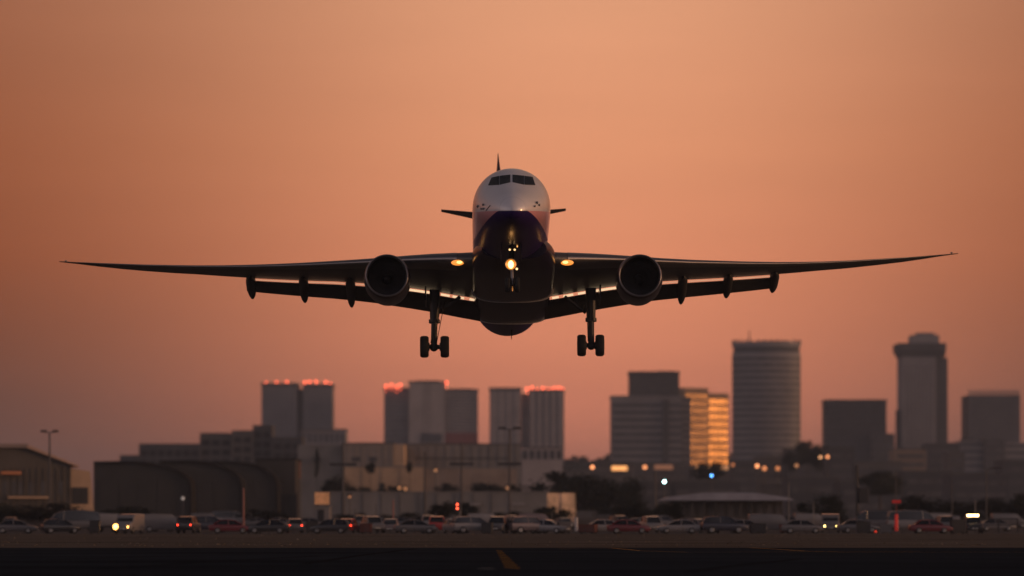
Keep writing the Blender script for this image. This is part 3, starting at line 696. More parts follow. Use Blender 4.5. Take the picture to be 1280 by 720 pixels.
street_light(544.5, 588, 880, 'small pale lamp over the brown shed', W2, 1.12, .35); street_light(634.5, 610, 830, 'pale double lamp at right end of the brown shed', W2, 0.72, .4)
street_light(499, 610, 840, 'pale lamp at the foot of the tan wall', W2, 0.90, .4); street_light(506.5, 611, 842, 'pale lamp right beside another on the tan wall foot', W2, 0.90, .4)
street_light(463.5, 653.5, 440, 'small warm spot lamp among parked cars', W2, 7, .16); street_light(437, 621, 620, 'faint white lamp on the grey shed wall', W2, 0.45, .25)
street_light(228.5, 623, 660, 'faint white lamp on the middle hangar', (1, .95, .9), 0.50, .3); street_light(916, 581, 1250, 'faint warm lamp at foot of the gold building', W1, 1.2, .6)
# bright shop window strip under the dark slab
D = 1690
t = empty('lit_shopfront', (X(774, D), D, 0), 'bright orange lit shop window strip under the dark slab', 'shopfront')
MB().box(X(764.5, D)-t.location.x, X(784, D)-t.location.x, -.6, -.1, Z(588, D), Z(582.5, D)).build('window', mat('shop_glow', (.5, .25, .1), .5, var=.5, vscale=.4, emit=(1, .42, .13), estr=1.5), t)
MB().box(X(763, D)-t.location.x, X(785.5, D)-t.location.x, -.9, -.02, Z(582.3, D), Z(580.8, D)).build('canopy', plant_m, t)
t = empty('lit_shopfront', (X(890, 1590), 1590, 0), 'dim orange lit shop strip at foot of the gold building', 'shopfront')
for (a, b) in ((870, 888), (896, 913)): MB().box(X(a, 1590)-t.location.x, X(b, 1590)-t.location.x, -.6, -.1, Z(587, 1590), Z(582, 1590)).build('window', mat('shop_glow_dim', (.5, .25, .1), .5, var=.5, vscale=.4, emit=(1, .45, .2), estr=.55), t)
t = empty('lit_shopfront', (X(835, 1640), 1640, 0), 'very dim brown lit strip right of the dark slab entrance', 'shopfront')
MB().box(X(818, 1640)-t.location.x, X(841, 1640)-t.location.x, -.7, -.2, Z(587, 1640), Z(581, 1640)).build('window', mat('shop_glow_faint', (.4, .22, .12), .5, emit=(1, .4, .22), estr=.16), t)

# ================================================================== VEHICLES
tyre = mat('tyre', (.012, .012, .012), .85); rim = mat('wheel_rim', (.3, .3, .3), .4, metal=.8); cglass = mat('car_glass', (.012, .013, .016), .08, spec=.7)
hl_off = mat('headlight', (.5, .5, .5), .15); tl_off = mat('tail_light', (.25, .01, .01), .25)
hl_on = mat('headlight_lit', (.8, .6, .3), .3, emit=(1, .42, .09), estr=9); hl_on2 = mat('headlight_lit_yellow', (.8, .7, .3), .3, emit=(1, .72, .22), estr=8); tl_on = mat('tail_light_lit', (.5, .02, .01), .3, emit=(1, .05, .02), estr=6)
def paint(n, c): return mat('paint_'+n, c, .35, coat=.6)
PC = {'white': paint('white', (.19, .185, .19)), 'silver': paint('silver', (.095, .093, .10)), 'grey': paint('grey', (.13, .125, .13)), 'black': paint('black', (.015, .015, .018)),
      'navy': paint('navy', (.018, .02, .04)), 'maroon': paint('maroon', (.13, .012, .02)), 'red': paint('red', (.35, .025, .02)), 'pale pink': paint('pink', (.17, .13, .13))}
# section lists: (x, half width, z_low, z_top) for the body, (x, half_w_bottom, half_w_top, z_bottom, z_top) for the glasshouse
KINDS = {
 'sedan': dict(L=4.5, body=[(-2.25,.72,.42,.78),(-2.15,.84,.28,.90),(-1.4,.88,.24,.95),(0,.90,.24,.93),(1.1,.89,.24,.90),(1.95,.84,.26,.76),(2.25,.70,.38,.62)],
               cab=[(-1.75,.72,.60,.93,.96),(-1.05,.80,.60,.93,1.40),(-.2,.80,.62,.92,1.45),(.45,.80,.60,.92,1.36),(1.2,.76,.62,.90,.94)], wb=1.32, wr=.32),
 'hatchback': dict(L=4.0, body=[(-2.0,.76,.42,.9),(-1.95,.84,.28,.98),(-1.0,.88,.24,.98),(.2,.88,.24,.95),(1.0,.87,.24,.92),(1.7,.82,.26,.80),(2.0,.70,.38,.64)],
               cab=[(-1.95,.76,.64,.97,1.10),(-1.6,.80,.64,.97,1.44),(-.5,.80,.64,.95,1.52),(.3,.80,.62,.94,1.42),(1.05,.76,.62,.92,.96)], wb=1.25, wr=.31),
 'suv': dict(L=4.7, body=[(-2.35,.80,.5,1.0),(-2.3,.90,.34,1.12),(-1.2,.93,.30,1.14),(.2,.93,.30,1.12),(1.2,.92,.30,1.08),(2.1,.88,.34,.98),(2.35,.78,.46,.8)],
               cab=[(-2.28,.80,.70,1.11,1.3),(-2.0,.84,.70,1.12,1.70),(-.5,.84,.70,1.12,1.78),(.5,.84,.68,1.10,1.70),(1.25,.80,.68,1.07,1.12)], wb=1.4, wr=.38),
 'van': dict(L=5.2, body=[(-2.6,.90,.42,1.9),(-2.55,.97,.32,2.02),(-1.0,.99,.30,2.06),(.9,.98,.30,1.98),(1.5,.96,.30,1.30),(2.35,.92,.34,1.08),(2.6,.82,.44,.85)],
               cab=[(.85,.90,.84,1.25,1.92),(.95,.965,.86,1.25,1.90),(1.3,.95,.84,1.25,1.62),(1.62,.92,.82,1.22,1.30)], wb=1.6, wr=.36),
 'minibus': dict(L=6.2, body=[(-3.1,.95,.45,1.15),(-3.05,1.02,.34,1.30),(-1.0,1.04,.32,1.30),(1.2,1.04,.32,1.28),(2.5,1.02,.32,1.22),(3.0,.98,.36,1.10),(3.1,.9,.46,.9)],
               cab=[(-3.04,.92,.82,1.29,1.6),(-2.8,.98,.82,1.30,2.28),(-.8,.98,.86,1.30,2.46),(1.2,.98,.86,1.28,2.40),(2.0,.97,.82,1.26,2.1),(2.75,.92,.8,1.2,1.3)], wb=2.0, wr=.40),
}
def rrect(x, hw, z0, z1, rr=.12):
    rr = min(rr, hw*.45, (z1-z0)*.45); pts = []
    for cxs, czs, a0 in ((1, 1, 0), (-1, 1, PI/2), (-1, -1, PI), (1, -1, 1.5*PI)):
        for k in range(4):
            a = a0+PI/2*k/3; pts.append((x, cxs*(hw-rr)+rr*math.cos(a), (z1-rr if czs > 0 else z0+rr)+rr*math.sin(a)))
    return pts
def trap(x, wb_, wt, z0, z1, rr=.06):
    rr = min(rr, (z1-z0)*.4)
    return [(x, wb_, z0), (x, wt+rr*.3, z1-rr), (x, wt-rr, z1), (x, -wt+rr, z1), (x, -wt-rr*.3, z1-rr), (x, -wb_, z0)]
def make_vehicle(kind):
    K = KINDS[kind]
    t = bpy.data.objects.new('parked_'+kind, None); COL.objects.link(t)
    MB().loft([rrect(*s_) for s_ in K['body']]).build('body', PC['white'], t, smooth=True, sharp=40)
    cab = K['cab']
    MB().loft([trap(*s_) for s_ in cab]).build('window', cglass, t, smooth=True, sharp=30)
    # roof skin and pillars in body colour, a little proud of the glass
    top = cab[1:-1]; rf = MB()
    rf.loft([[(x, wt*1.02, z1-.05), (x, wt*.98, z1+.03), (x, -wt*.98, z1+.03), (x, -wt*1.02, z1-.05)] for x, wb_, wt, z0, z1 in top])
    for sgn in (-1, 1):
        for i in range(len(cab)-1):
            a, b = cab[i], cab[i+1]
            if i in (0, len(cab)-2): rf.tube((a[0], sgn*(a[2] if i else a[1])*1.0, a[4]), (b[0], sgn*(b[2] if i < len(cab)-2 else b[1]), b[4]), .05, .05, 6)
        m_ = cab[len(cab)//2]; rf.tube((m_[0], sgn*m_[1]*1.01, m_[3]), (m_[0]-.05, sgn*m_[2]*1.02, m_[4]-.02), .05, .05, 6)
    rf.build('roof', PC['white'], t)
    for sx_ in (-1, 1):
        for sy in (-1, 1):
            y = sy*(K['body'][3][1]-.10)
            wh = MB(); r_ = K['wr']
            rings = [[(sx_*K['wb']+rr*math.cos(2*PI*i/18), y+yy, r_+rr*math.sin(2*PI*i/18)) for i in range(18)] for yy, rr in ((-.11, r_*.8), (-.11, r_*.95), (-.07, r_), (.07, r_), (.11, r_*.95), (.11, r_*.8))]
            wo = wh.loft(rings).build('wheel', tyre, t, smooth=True, sharp=40)
            MB().tube((sx_*K['wb'], y+sy*.112, r_), (sx_*K['wb'], y+sy*.13, r_), r_*.62, r_*.5, 12).build('rim', rim, wo)
    fx, bx_ = K['body'][-1], K['body'][0]; f2 = K['body'][-2]
    for sy in (-1, 1):
        MB().ball((fx[0]-.08, sy*fx[1]*.80, (fx[3]+fx[2])/2+.06), .11, 10, 6, (.8, 1.5, .9)).build('headlight', hl_off, t, smooth=True)
        MB().ball((bx_[0]+.05, sy*bx_[1]*.86, (bx_[3]+bx_[2])/2+.14), .10, 10, 6, (.7, 1.2, 1.3)).build('tail_light', tl_off, t, smooth=True)
    MB().box(fx[0]-.04, fx[0]+.03, -.3, .3, fx[2]+.02, fx[2]+.12).build('number_plate', whp, t)
    return t
PROTO = {}
def vehicle(kind, col, u, v, rz, label, lit=None, cat=None, group='vehicles in the car park'):
    d = CAMH*FPX/(v-HZ)
    if kind not in PROTO: PROTO[kind] = make_vehicle(kind); o = PROTO[kind]
    else: o = copy_tree(PROTO[kind])
    o.location = (X(u, d), d, .004); o.rotation_euler = (0, 0, rz)
    tag(o, label, cat or {'sedan': 'car', 'hatchback': 'car', 'suv': 'car', 'van': 'van', 'minibus': 'minibus'}[kind], group)
    o['lit'] = lit or ''
    for ch in o.children:
        n = ch.name.split('.')[0]
        s_ = ch.material_slots[0]
        if n in ('body', 'roof'): s_.link = 'OBJECT'; s_.material = PC[col]
        if n == 'headlight': s_.link = 'OBJECT'; s_.material = {'head': hl_on, 'head2': hl_on2}.get(lit, hl_off)
        if n == 'headlight' and lit in ('head', 'head2'):
            cc = sum((v.co for v in ch.data.vertices), Vector())/len(ch.data.vertices); bb = MB().ball(tuple(cc), (.30 if cc.y < 0 else .17) if lit == 'head' else .17, 12, 8, (.6, 1, 1))
            me = bpy.data.meshes.new('headlight'); me.from_pydata(bb.v, [], bb.f); me.materials.append(hl_on if lit == 'head' else hl_on2); ch.data = me; ch.material_slots[0].link = 'DATA'; continue
        if n == 'tail_light': s_.link = 'OBJECT'; s_.material = tl_on if lit == 'tail' else tl_off
    del o['lit']
    return o
FRONT, REAR = -PI/2, PI/2       # nose towards the camera / away from it
cars = [
 ('sedan','silver',20,667,0.05,'silver sedan side on at the far left edge of the front row'),
 ('minibus','silver',92,664.4,3.3,'large silver minibus with arched roof near the left edge'),
 ('hatchback','black',76,667,.35,'black hatchback in front of the silver minibus'),
 ('van','white',161,667,-1.75,'white van with both headlights lit at left','head'),
 ('van','grey',205,665.5,0.1,'grey box like van right of the lit white van'),
 ('suv','black',236,666.6,1.45,'black off-roader showing lit red tail lamps','tail'),
 ('suv','navy',262,665.6,.2,'dark navy off-roader left of the maroon car'),
 ('sedan','maroon',288,667,.05,'dark maroon sedan just left of the reddish pole'),
 ('sedan','black',335,667,3.1,'black sedan right of the reddish pole'),
 ('hatchback','silver',368,666,1.7,'silver hatchback with tail lamps lit below flat warehouse','tail'),
 ('hatchback','black',412,667,3.1,'rounded black hatchback under the kiosk'),
 ('hatchback','red',436,666,1.4,'red hatchback with glowing tail lamps right of kiosk','tail'),
 ('suv','grey',466,666,-1.3,'grey off-roader under the warm spot lamp'),
 ('hatchback','pale pink',488,666,-1.6,'pale pink hatchback facing out beside the pinkish pole'),
 ('sedan','silver',520,667,.1,'silver sedan side on left of the round bush'),
 ('suv','red',546,665.8,1.6,'red off-roader seen from behind under the round bush'),
 ('hatchback','white',570,666.4,-1.2,'white hatchback angled beneath the red signal'),
 ('suv','white',592,667,.3,'white off-roader right of the red signal'),
 ('suv','silver',622,667,-1.7,'silver off-roader facing out below the tall twin mast'),
 ('hatchback','pale pink',643,666,-1.2,'pale pink hatchback right of the tall twin mast'),
 ('suv','pale pink',662,667,.4,'pale pink off-roader below the sunlit shed end'),
 ('sedan','white',685,667,-.4,'white sedan angled left of the short white post'),
 ('sedan','white',757,666.6,.2,'white sedan left of the low maroon sports car'),
 ('sedan','maroon',786,667.2,.03,'low maroon sports car right of the white sedan'),
 ('suv','white',815,666,-1.4,'white off-roader facing out under the bare mast'),
 ('sedan','white',848,667,3.2,'white sedan before the left end of pale roof building'),
 ('hatchback','pale pink',876,666,-1.1,'pale pink hatchback before the pale roof building'),
 ('suv','navy',905,667,.1,'dark navy off-roader before the middle of pale roof building'),
 ('sedan','grey',932,666.6,0,'grey sedan beside the navy off-roader'),
 ('van','silver',965,665.6,.05,'silver van before the right end of pale roof building'),
 ('sedan','grey',1003,667,.0,'grey sedan left of the yellow headlights'),
 ('van','grey',1038,665.6,-1.65,'grey van with yellow headlights lit','head2'),
 ('sedan','silver',1073,666.4,.1,'silver sedan beneath the black sign mast'),
 ('minibus','white',1140,663.0,.03,'white minibus behind the red mast'),
 ('sedan','maroon',1163,667,.05,'dark maroon sedan right of the red mast'),
 ('suv','silver',1182,664,-1.5,'silver off-roader right of the maroon sedan at right'),
 ('suv','black',1216,666.6,-1.6,'black truck like off-roader under the bright roof light bar'),
 ('minibus','silver',1095,662.5,3.1,'silver minibus behind the red beacon'),
 # second and third rows
 ('van','white',140,659.4,.1,'white van in second row behind the lit white van'),
 ('hatchback','grey',15,661,1.5,'grey hatchback in second row at the left edge'),
 ('suv','grey',185,660.4,-1.5,'grey off-roader in second row left of the box van'),
 ('van','silver',258,656.5,.05,'silver van in back row behind the navy off-roader'),
 ('minibus','white',285,655.5,0,'white minibus in back row left of the reddish pole'),
 ('sedan','silver',322,659.2,.1,'silver sedan in back row right of the reddish pole'),
 ('sedan','grey',352,660.6,0,'grey sedan in back row below the flat warehouse'),
 ('sedan','silver',388,660.2,.1,'silver sedan in back row left of the kiosk'),
 ('suv','grey',450,660.4,-1.5,'grey off-roader in back row left of the spot lamp'),
 ('sedan','white',475,659,.1,'white sedan in back row left of pinkish pole'),
 ('sedan','silver',507,659.4,0,'silver sedan in back row right of pinkish pole'),
 ('suv','white',535,660.6,-1.5,'white off-roader in back row left of round bush'),
 ('sedan','white',565,660.4,.1,'white sedan in back row below the round bush'),
 ('van','white',608,660,.1,'white van in back row under the left awning'),
 ('suv','white',640,660.4,-1.4,'white off-roader in back row at the tall twin mast'),
 ('van','pale pink',672,660.6,.0,'pale pink van in back row under the sunlit wall'),
 ('sedan','silver',705,661,-1.2,'silver sedan in back row left of the white post'),
 ('suv','silver',775,661,-1.2,'silver off-roader in back row behind the maroon sports car'),
 ('sedan','white',800,661,.2,'white sedan in back row left of the bare mast'),
 ('suv','grey',830,660.6,.1,'grey off-roader in back row right of the bare mast'),
 ('sedan','silver',862,661,.1,'silver sedan in back row at the left roof end'),
 ('sedan','grey',918,661,.1,'grey sedan in back row before the columns'),
 ('suv','silver',985,661,.0,'silver off-roader in back row at the pale slim pole'),
 ('van','grey',1015,659.5,.1,'grey van in back row by the large dark tree'),
 ('van','white',1180,657.5,.05,'white van in back row behind the maroon sedan at right'),
 ('van','silver',1262,660,.1,'silver van behind the gate at the right edge'),
 ('sedan','grey',1245,664,.1,'grey sedan seen through the gate rails'),
]
for c in cars: vehicle(*c)
# light bar on the black off-roader roof: a part of that vehicle
drk = [o for o in COL.objects if o.get('label', '').startswith('black truck like')][0]
MB().box(.0, .12, -.62, .62, 1.80, 1.98).build('light_bar', mat('light_bar', (.7, .6, .4), .3, emit=(1, .62, .26), estr=14), drk)
# box trailer and generators
def trailer(u0, u1, vt, v, label, colr):
    d = CAMH*FPX/(v-HZ); t = empty('trailer', (X((u0+u1)/2, d), d, 0), label, 'trailer', 'trailers in the car park')
    hw = (u1-u0)/2*d/FPX; zt = Z(vt, d)
    MB().box(-hw, hw, 0, 2.2, .75, zt).build('box', colr, t, bevel=.06); MB().box(-hw*.98, hw*.98, .15, 2.05, .55, .74).build('chassis', headm, t)
    n = max(4, int(hw*2/1.2)); rb_ = MB()
    for i in range(n): x = -hw+2*hw*(i+.5)/n; rb_.box(x-.04, x+.04, -.05, .02, .8, zt-.05)
    rb_.build('rib', greyw, t)
    for x in (-hw*.6, hw*.6):
        for yy in (.12, 2.08): 
            MB().tube((x, yy-.12, .40), (x, yy+.12, .40), .40, .40, 16).build('wheel', tyre, t)
    return t
trailer(186, 218, 654, 664.6, 'ribbed pale box trailer behind the grey box van', mat('trailer_pale', (.36, .33, .32), .6))
trailer(116, 150, 657, 665.4, 'low white flat trailer left of the lit van', mat('trailer_white', (.30, .29, .29), .6))
trailer(1128, 1200, 645, 659, 'long pale trailer behind the white minibus at right', mat('trailer_grey', (.22, .21, .22), .6))
trailer(1075, 1112, 648, 658.6, 'short grey trailer behind the silver minibus', mat('trailer_grey', (.22, .21, .22), .6))
trailer(270, 330, 641, 653, 'long grey trailer in front of the dark hangars', mat('trailer_grey', (.22, .21, .22), .6))
cm = mat('crate_dark', (.03, .03, .032), .7); cm2 = mat('crate_grey', (.12, .115, .115), .7); cm3 = mat('crate_rust', (.12, .035, .025), .7)
for (u, v, wd, ht, m_, lab) in [(118, 667.4, 1.0, 1.3, cm, 'dark upright cabinet between the black hatchback and lit white van'), (318, 667, 1.6, 1.0, cm2, 'grey equipment crate right of the reddish pole'), (390, 666.6, 1.3, 1.2, cm, 'dark crate under the flat warehouse corner'),
        (456, 667, 1.2, 1.0, cm3, 'rusty crate near the warm spot lamp'), (534, 667, 1.4, .9, cm2, 'grey crate beneath the round dark bush'), (608, 667.3, 1.1, 1.1, cm, 'dark crate left of the tall twin mast foot'), (706, 667, 1.3, 1.2, cm2, 'grey crate left of the short white post'),
        (733, 667, 1.8, .9, cm3, 'long rusty crate right of the short white post'), (893, 667, 1.0, 1.5, cm, 'dark tall cabinet before the pale roof building'), (948, 667, 1.6, 1.0, cm, 'dark wide crate beside the silver van'),
        (984, 667, 1.2, .9, cm3, 'rusty small crate at the right end of pale roof'), (1080, 667, 1.4, 1.2, cm, 'dark crate left of the red beacon'), (1108, 667, 1.2, .9, cm2, 'grey crate between red beacon and red mast'), (1199, 667, 1.5, 1.4, cm, 'dark crate left of the light bar truck')]:
    d = CAMH*FPX/(v-HZ); t = empty('equipment_crate', (X(u, d), d, .004), lab, 'crate', 'equipment crates along the car park edge', random.uniform(-.3, .3))
    MB().box(-wd/2, wd/2, 0, wd*.7, .12, ht).build('box', m_, t, bevel=.04); MB().box(-wd/2-.03, wd/2+.03, -.03, wd*.7+.03, ht+.002, ht+.07).build('lid', m_, t)
    for sx_ in (-1, 1): MB().box(sx_*wd*.35-.07, sx_*wd*.35+.07, .05, wd*.65, 0, .118).build('skid', cm, t)
# red beacon cone
D = 392
t = empty('warning_beacon', (X(1093, D), D, 0), 'glowing red cone beacon on the ground left of red mast', 'beacon')
MB().tube((0, 0, .04), (0, 0, .62), .27, .06, 12).build('cone', mat('beacon_red', (.6, .03, .02), .4, emit=(1, .05, .02), estr=1.2), t, smooth=True, sharp=50); MB().box(-.42, .42, -.42, .42, 0, .05).build('base', tyre, t)
MB().ball((0, -.05, .70), .08, 8, 6).build('lamp', mat('beacon_lamp', (.8, .2, .1), .3, emit=(1, .25, .12), estr=7), t)
# gate frame far right
D = 395
t = empty('barrier_gate', (X(1253, D), D, 0), 'dark open frame gate with rails at the right edge', 'gate')
for u in (1226, 1248, 1272): MB().box(X(u, D)-t.location.x-.09, X(u, D)-t.location.x+.09, -.09, .09, 0, 1.55).build('post', headm, t)
for z in (.78, 1.42): MB().box(X(1226, D)-t.location.x-.05, X(1272, D)-t.location.x+.05, -.05, .05, z, z+.13).build('rail', headm, t)
# low perimeter fence along the verge
D = 369.2
t = empty('perimeter_fence', (0, D, 0), 'low dark wire fence running along the car park edge', 'fence')
for i in range(-22, 23): MB().box(i*2.5-.03, i*2.5+.03, -.03, .03, 0, .62).build('post', headm, t)
for z in (.2, .4, .6): MB().box(-56, 56, -.045, -.031, z, z+.025).build('wire', headm, t)

# ================================================================== THE AIRCRAFT
pitch, roll, yaw = math.asin(.1153), rad(-.25), rad(.5)
O = Vector((X(636.8, 240), 240.0, 19.28))
R = Matrix.Rotation(yaw, 3, 'Z') @ Matrix.Rotation(-pitch, 3, 'X') @ Matrix.Rotation(roll, 3, 'Y')
jet = empty('airliner', O, 'twin engine airliner seen head on, white nose and navy belly, gear down', 'airplane')
jet.rotation_euler = R.to_euler()
def L(u, v, ly):
    """aircraft-local x, z of the point seen at pixel u, v on station ly (stations run aft)"""
    a = (u-640.0)/FPX; b = (HZ-v)/FPX
    M = np.array([[R[0][0]-a*R[1][0], R[0][2]-a*R[1][2]], [R[2][0]-b*R[1][0], R[2][2]-b*R[1][2]]])
    rhs = np.array([a*(O.y+R[1][1]*ly)-O.x-R[0][1]*ly, b*(O.y+R[1][1]*ly)-(O.z-CAMH)-R[2][1]*ly])
    s_ = np.linalg.solve(M, rhs); return float(s_[0]), float(s_[1])
def LV(u, v, ly): x, z = L(u, v, ly); return Vector((x, ly, z))

# --- paint with the livery laid out on the aircraft's own coordinates
fm = bpy.data.materials.new('airliner_paint'); fm.use_nodes = True
fn = fm.node_tree; fb_ = fn.nodes['Principled BSDF']
def fnode(t, **k):
    n = fn.nodes.new(t)
    for a, b in k.items(): setattr(n, a, b)
    return n
def fmath(op, a, b=None, c=None):
    n = fnode('ShaderNodeMath', operation=op)
    for i, s_ in enumerate((a, b, c)):
        if s_ is None: continue
        if isinstance(s_, (int, float)): n.inputs[i].default_value = s_
        else: fn.links.new(s_, n.inputs[i])
    return n.outputs[0]
ftc = fnode('ShaderNodeTexCoord'); fsx = fnode('ShaderNodeSeparateXYZ'); fn.links.new(ftc.outputs['Object'], fsx.inputs[0])
px, py, pz = fsx.outputs
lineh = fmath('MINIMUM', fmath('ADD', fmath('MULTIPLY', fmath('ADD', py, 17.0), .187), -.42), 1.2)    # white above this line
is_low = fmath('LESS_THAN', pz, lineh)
# navy chin: inside a curve that widens downwards
ax = fmath('ABSOLUTE', fmath('ADD', px, -.02))
dzl = fmath('SUBTRACT', lineh, pz)
curve = fmath('ADD', fmath('MULTIPLY', fmath('POWER', fmath('MAXIMUM', dzl, 0.0), .72), 1.06), .84)
is_navy = fmath('MULTIPLY', fmath('LESS_THAN', ax, curve), is_low)
is_navy = fmath('MAXIMUM', is_navy, fmath('LESS_THAN', pz, fmath('SUBTRACT', lineh, 2.3)))
noise = fnode('ShaderNodeTexNoise'); noise.inputs['Scale'].default_value = .9; noise.inputs['Detail'].default_value = 5; fn.links.new(ftc.outputs['Object'], noise.inputs['Vector'])
def fmix(f, a, b):
    n = fnode('ShaderNodeMix', data_type='RGBA')
    fn.links.new(f, n.inputs[0])
    for sck, c in ((n.inputs[6], a), (n.inputs[7], b)):
        if isinstance(c, tuple): sck.default_value = (*c, 1)
        else: fn.links.new(c, sck)
    return n.outputs[2]
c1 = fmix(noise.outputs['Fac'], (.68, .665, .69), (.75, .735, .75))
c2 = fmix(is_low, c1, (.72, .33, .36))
c3 = fmix(is_navy, c2, (.024, .010, .085))
# passenger windows along both sides
wf = fmath('FRACT', fmath('DIVIDE', py, .58))
isw = fmath('MULTIPLY', fmath('LESS_THAN', fmath('ABSOLUTE', fmath('ADD', wf, -.5)), .22), fmath('LESS_THAN', fmath('ABSOLUTE', fmath('ADD', pz, -.55)), .21))
isw = fmath('MULTIPLY', isw, fmath('GREATER_THAN', py, -14.5)); isw = fmath('MULTIPLY', isw, fmath('LESS_THAN', py, 19.0)); isw = fmath('MULTIPLY', isw, fmath('GREATER_THAN', fmath('ABSOLUTE', px), 1.5))
c4 = fmix(isw, c3, (.02, .02, .025))
# panel joints
jn = fmath('LESS_THAN', fmath('ABSOLUTE', fmath('ADD', fmath('FRACT', fmath('DIVIDE', fmath('ADD', py, 21.9), 2.6)), -.5)), .0035)
c5 = fmix(fmath('MULTIPLY', jn, .45), c4, (.12, .11, .11))
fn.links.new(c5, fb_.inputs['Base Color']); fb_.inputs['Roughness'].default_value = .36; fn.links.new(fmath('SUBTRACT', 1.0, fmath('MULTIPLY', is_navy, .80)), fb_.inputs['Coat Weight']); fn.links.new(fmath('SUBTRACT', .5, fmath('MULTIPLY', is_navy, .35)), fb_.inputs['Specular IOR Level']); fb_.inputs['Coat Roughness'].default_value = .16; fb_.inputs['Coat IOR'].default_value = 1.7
navym = mat('navy_paint', (.009, .005, .022), .28, coat=.25, spec=.15, var=.2, vscale=1.0)
wingm = mat('wing_grey', (.065, .066, .072), .42, var=.15, vscale=.6, stretch=(1, .3, 1)); flapm = mat('flap_grey', (.030, .030, .032), .5, var=.2, vscale=1)
ledge = mat('leading_edge_metal', (.20, .19, .195), .34, metal=.8); darkm = mat('gear_dark', (.035, .033, .033), .5, metal=.2); nacm = mat('nacelle_navy', (.022, .018, .028), .30, coat=.4)
steelm = mat('strut_steel', (.20, .19, .19), .35, metal=.9); fanm = mat('fan_blade', (.05, .05, .055), .4, metal=.7); blackm = mat('duct_black', (.01, .01, .011), .7)

# --- fuselage
TIP = -23.7; ZT = -1.55
tab = [  # ly, top, bottom, half width
 (TIP, ZT, ZT, 0), (-23.45, -.98, -2.02, .56), (-22.8, -.42, -2.22, 1.06), (-21.8, .12, -2.36, 1.56), (-20.6, .86, -2.44, 1.94), (-19.4, 1.62, -2.46, 2.20), (-18.0, 2.14, -2.45, 2.35),
 (-16.0, 2.40, -2.43, 2.43), (-13.5, 2.45, -2.43, 2.44), (-5, 2.45, -2.43, 2.44), (5, 2.45, -2.43, 2.44), (14, 2.44, -2.43, 2.43), (18, 2.42, -2.34, 2.36), (22, 2.36, -1.5, 2.0), (26, 2.20, -.3, 1.5), (29.5, 2.0, .7, .9), (32, 1.75, 1.35, .22), (32.3, 1.6, 1.5, .06)]
ks = [math.sqrt(t_[0]-TIP) for t_ in tab]
def pchip(xs, ys, x):
    n = len(xs); h = [xs[i+1]-xs[i] for i in range(n-1)]; dl = [(ys[i+1]-ys[i])/h[i] for i in range(n-1)]
    m = [dl[0]]+[0 if dl[i-1]*dl[i] <= 0 else (2*dl[i-1]*dl[i])/(dl[i-1]+dl[i]) for i in range(1, n-1)]+[dl[-1]]
    i = max(0, min(n-2, next((k for k in range(n-1) if x <= xs[k+1]), n-2))); t_ = (x-xs[i])/h[i]
    return (2*t_**3-3*t_**2+1)*ys[i]+(t_**3-2*t_**2+t_)*h[i]*m[i]+(-2*t_**3+3*t_**2)*ys[i+1]+(t_**3-t_**2)*h[i]*m[i+1]
def fus_ring(ly, n=72):
    k = math.sqrt(max(ly-TIP, 0)); top, bot, hw = (pchip(ks, [t_[j] for t_ in tab], k) for j in (1, 2, 3))
    zc = (top+bot)/2 if ly < -16 else min((top+bot)/2, 9); hh = (top-bot)/2
    # widest line sits lower on the nose
    return [(hw*math.cos(2*PI*i/n), ly, zc+hh*math.sin(2*PI*i/n)) for i in range(n)]
st_ = [TIP+(x_/40.0)**2*8 for x_ in range(1, 41)]+[-15.5+i*1.0 for i in range(0, 48)]
st_ = [TIP+.0008]+sorted(set(s_ for s_ in st_ if s_ < 32.3))+[32.3]
fus = MB().loft([fus_ring(s_) for s_ in st_]).build('fuselage', fm, jet, smooth=True)
bvh = BVHTree.FromPolygons([v.co.copy() for v in fus.data.vertices], [tuple(p.vertices) for p in fus.data.polygons])
camL = R.transposed() @ (Vector((0, 0, CAMH))-O)
def on_skin(u, v, off=.02):
    p = LV(u, v, -10.0); dr = (p-camL).normalized(); hit, n, i, ds = bvh.ray_cast(camL, dr)
    if hit is None: return None
    if n.dot(dr) > 0: n = -n
    return hit+n*off
def skin_patch(name, poly, m, off=.02, nu=10, nv=6):
    """quad patch between 4 corner pixels (tl, tr, br, bl), laid on the skin with a small thickness"""
    b = MB(); tl, tr, br, bl = [Vector(p) for p in poly]; top = []; und = []
    for j in range(nv+1):
        for i in range(nu+1):
            p = tl.lerp(tr, i/nu).lerp(bl.lerp(br, i/nu), j/nv)
            q_ = on_skin(p.x, p.y, off); top.append(q_); und.append(on_skin(p.x, p.y, -.03))
    idx = lambda i, j: j*(nu+1)+i; N = len(top); fs = []
    for j in range(nv):
        for i in range(nu):
            a, b2, c, d_ = idx(i, j), idx(i+1, j), idx(i+1, j+1), idx(i, j+1); fs += [(a, b2, c, d_), (N+d_, N+c, N+b2, N+a)]
    for i in range(nu): fs += [(idx(i, 0), N+idx(i, 0), N+idx(i+1, 0), idx(i+1, 0)), (idx(i, nv), idx(i+1, nv), N+idx(i+1, nv), N+idx(i, nv))]
    for j in range(nv): fs += [(idx(0, j), idx(0, j+1), N+idx(0, j+1), N+idx(0, j)), (idx(nu, j), N+idx(nu, j), N+idx(nu, j+1), idx(nu, j+1))]
    return b.add(top+und, fs).build(name, m, jet, smooth=True, sharp=35)
ck = mat('cockpit_glass', (.010, .011, .012), .12, spec=.25); ckf = mat('cockpit_frame', (.03, .03, .03), .5)
wins = [[(624.6, 220.0), (637.9, 218.6), (637.9, 227.8), (624.6, 230.9)], [(614.5, 222.2), (624.0, 220.1), (624.0, 231.0), (610.4, 231.8)],
        [(640.6, 218.5), (655.0, 219.9), (655.0, 230.9), (640.6, 227.6)], [(655.6, 220.0), (665.6, 221.4), (669.0, 231.5), (655.6, 231.0)]]
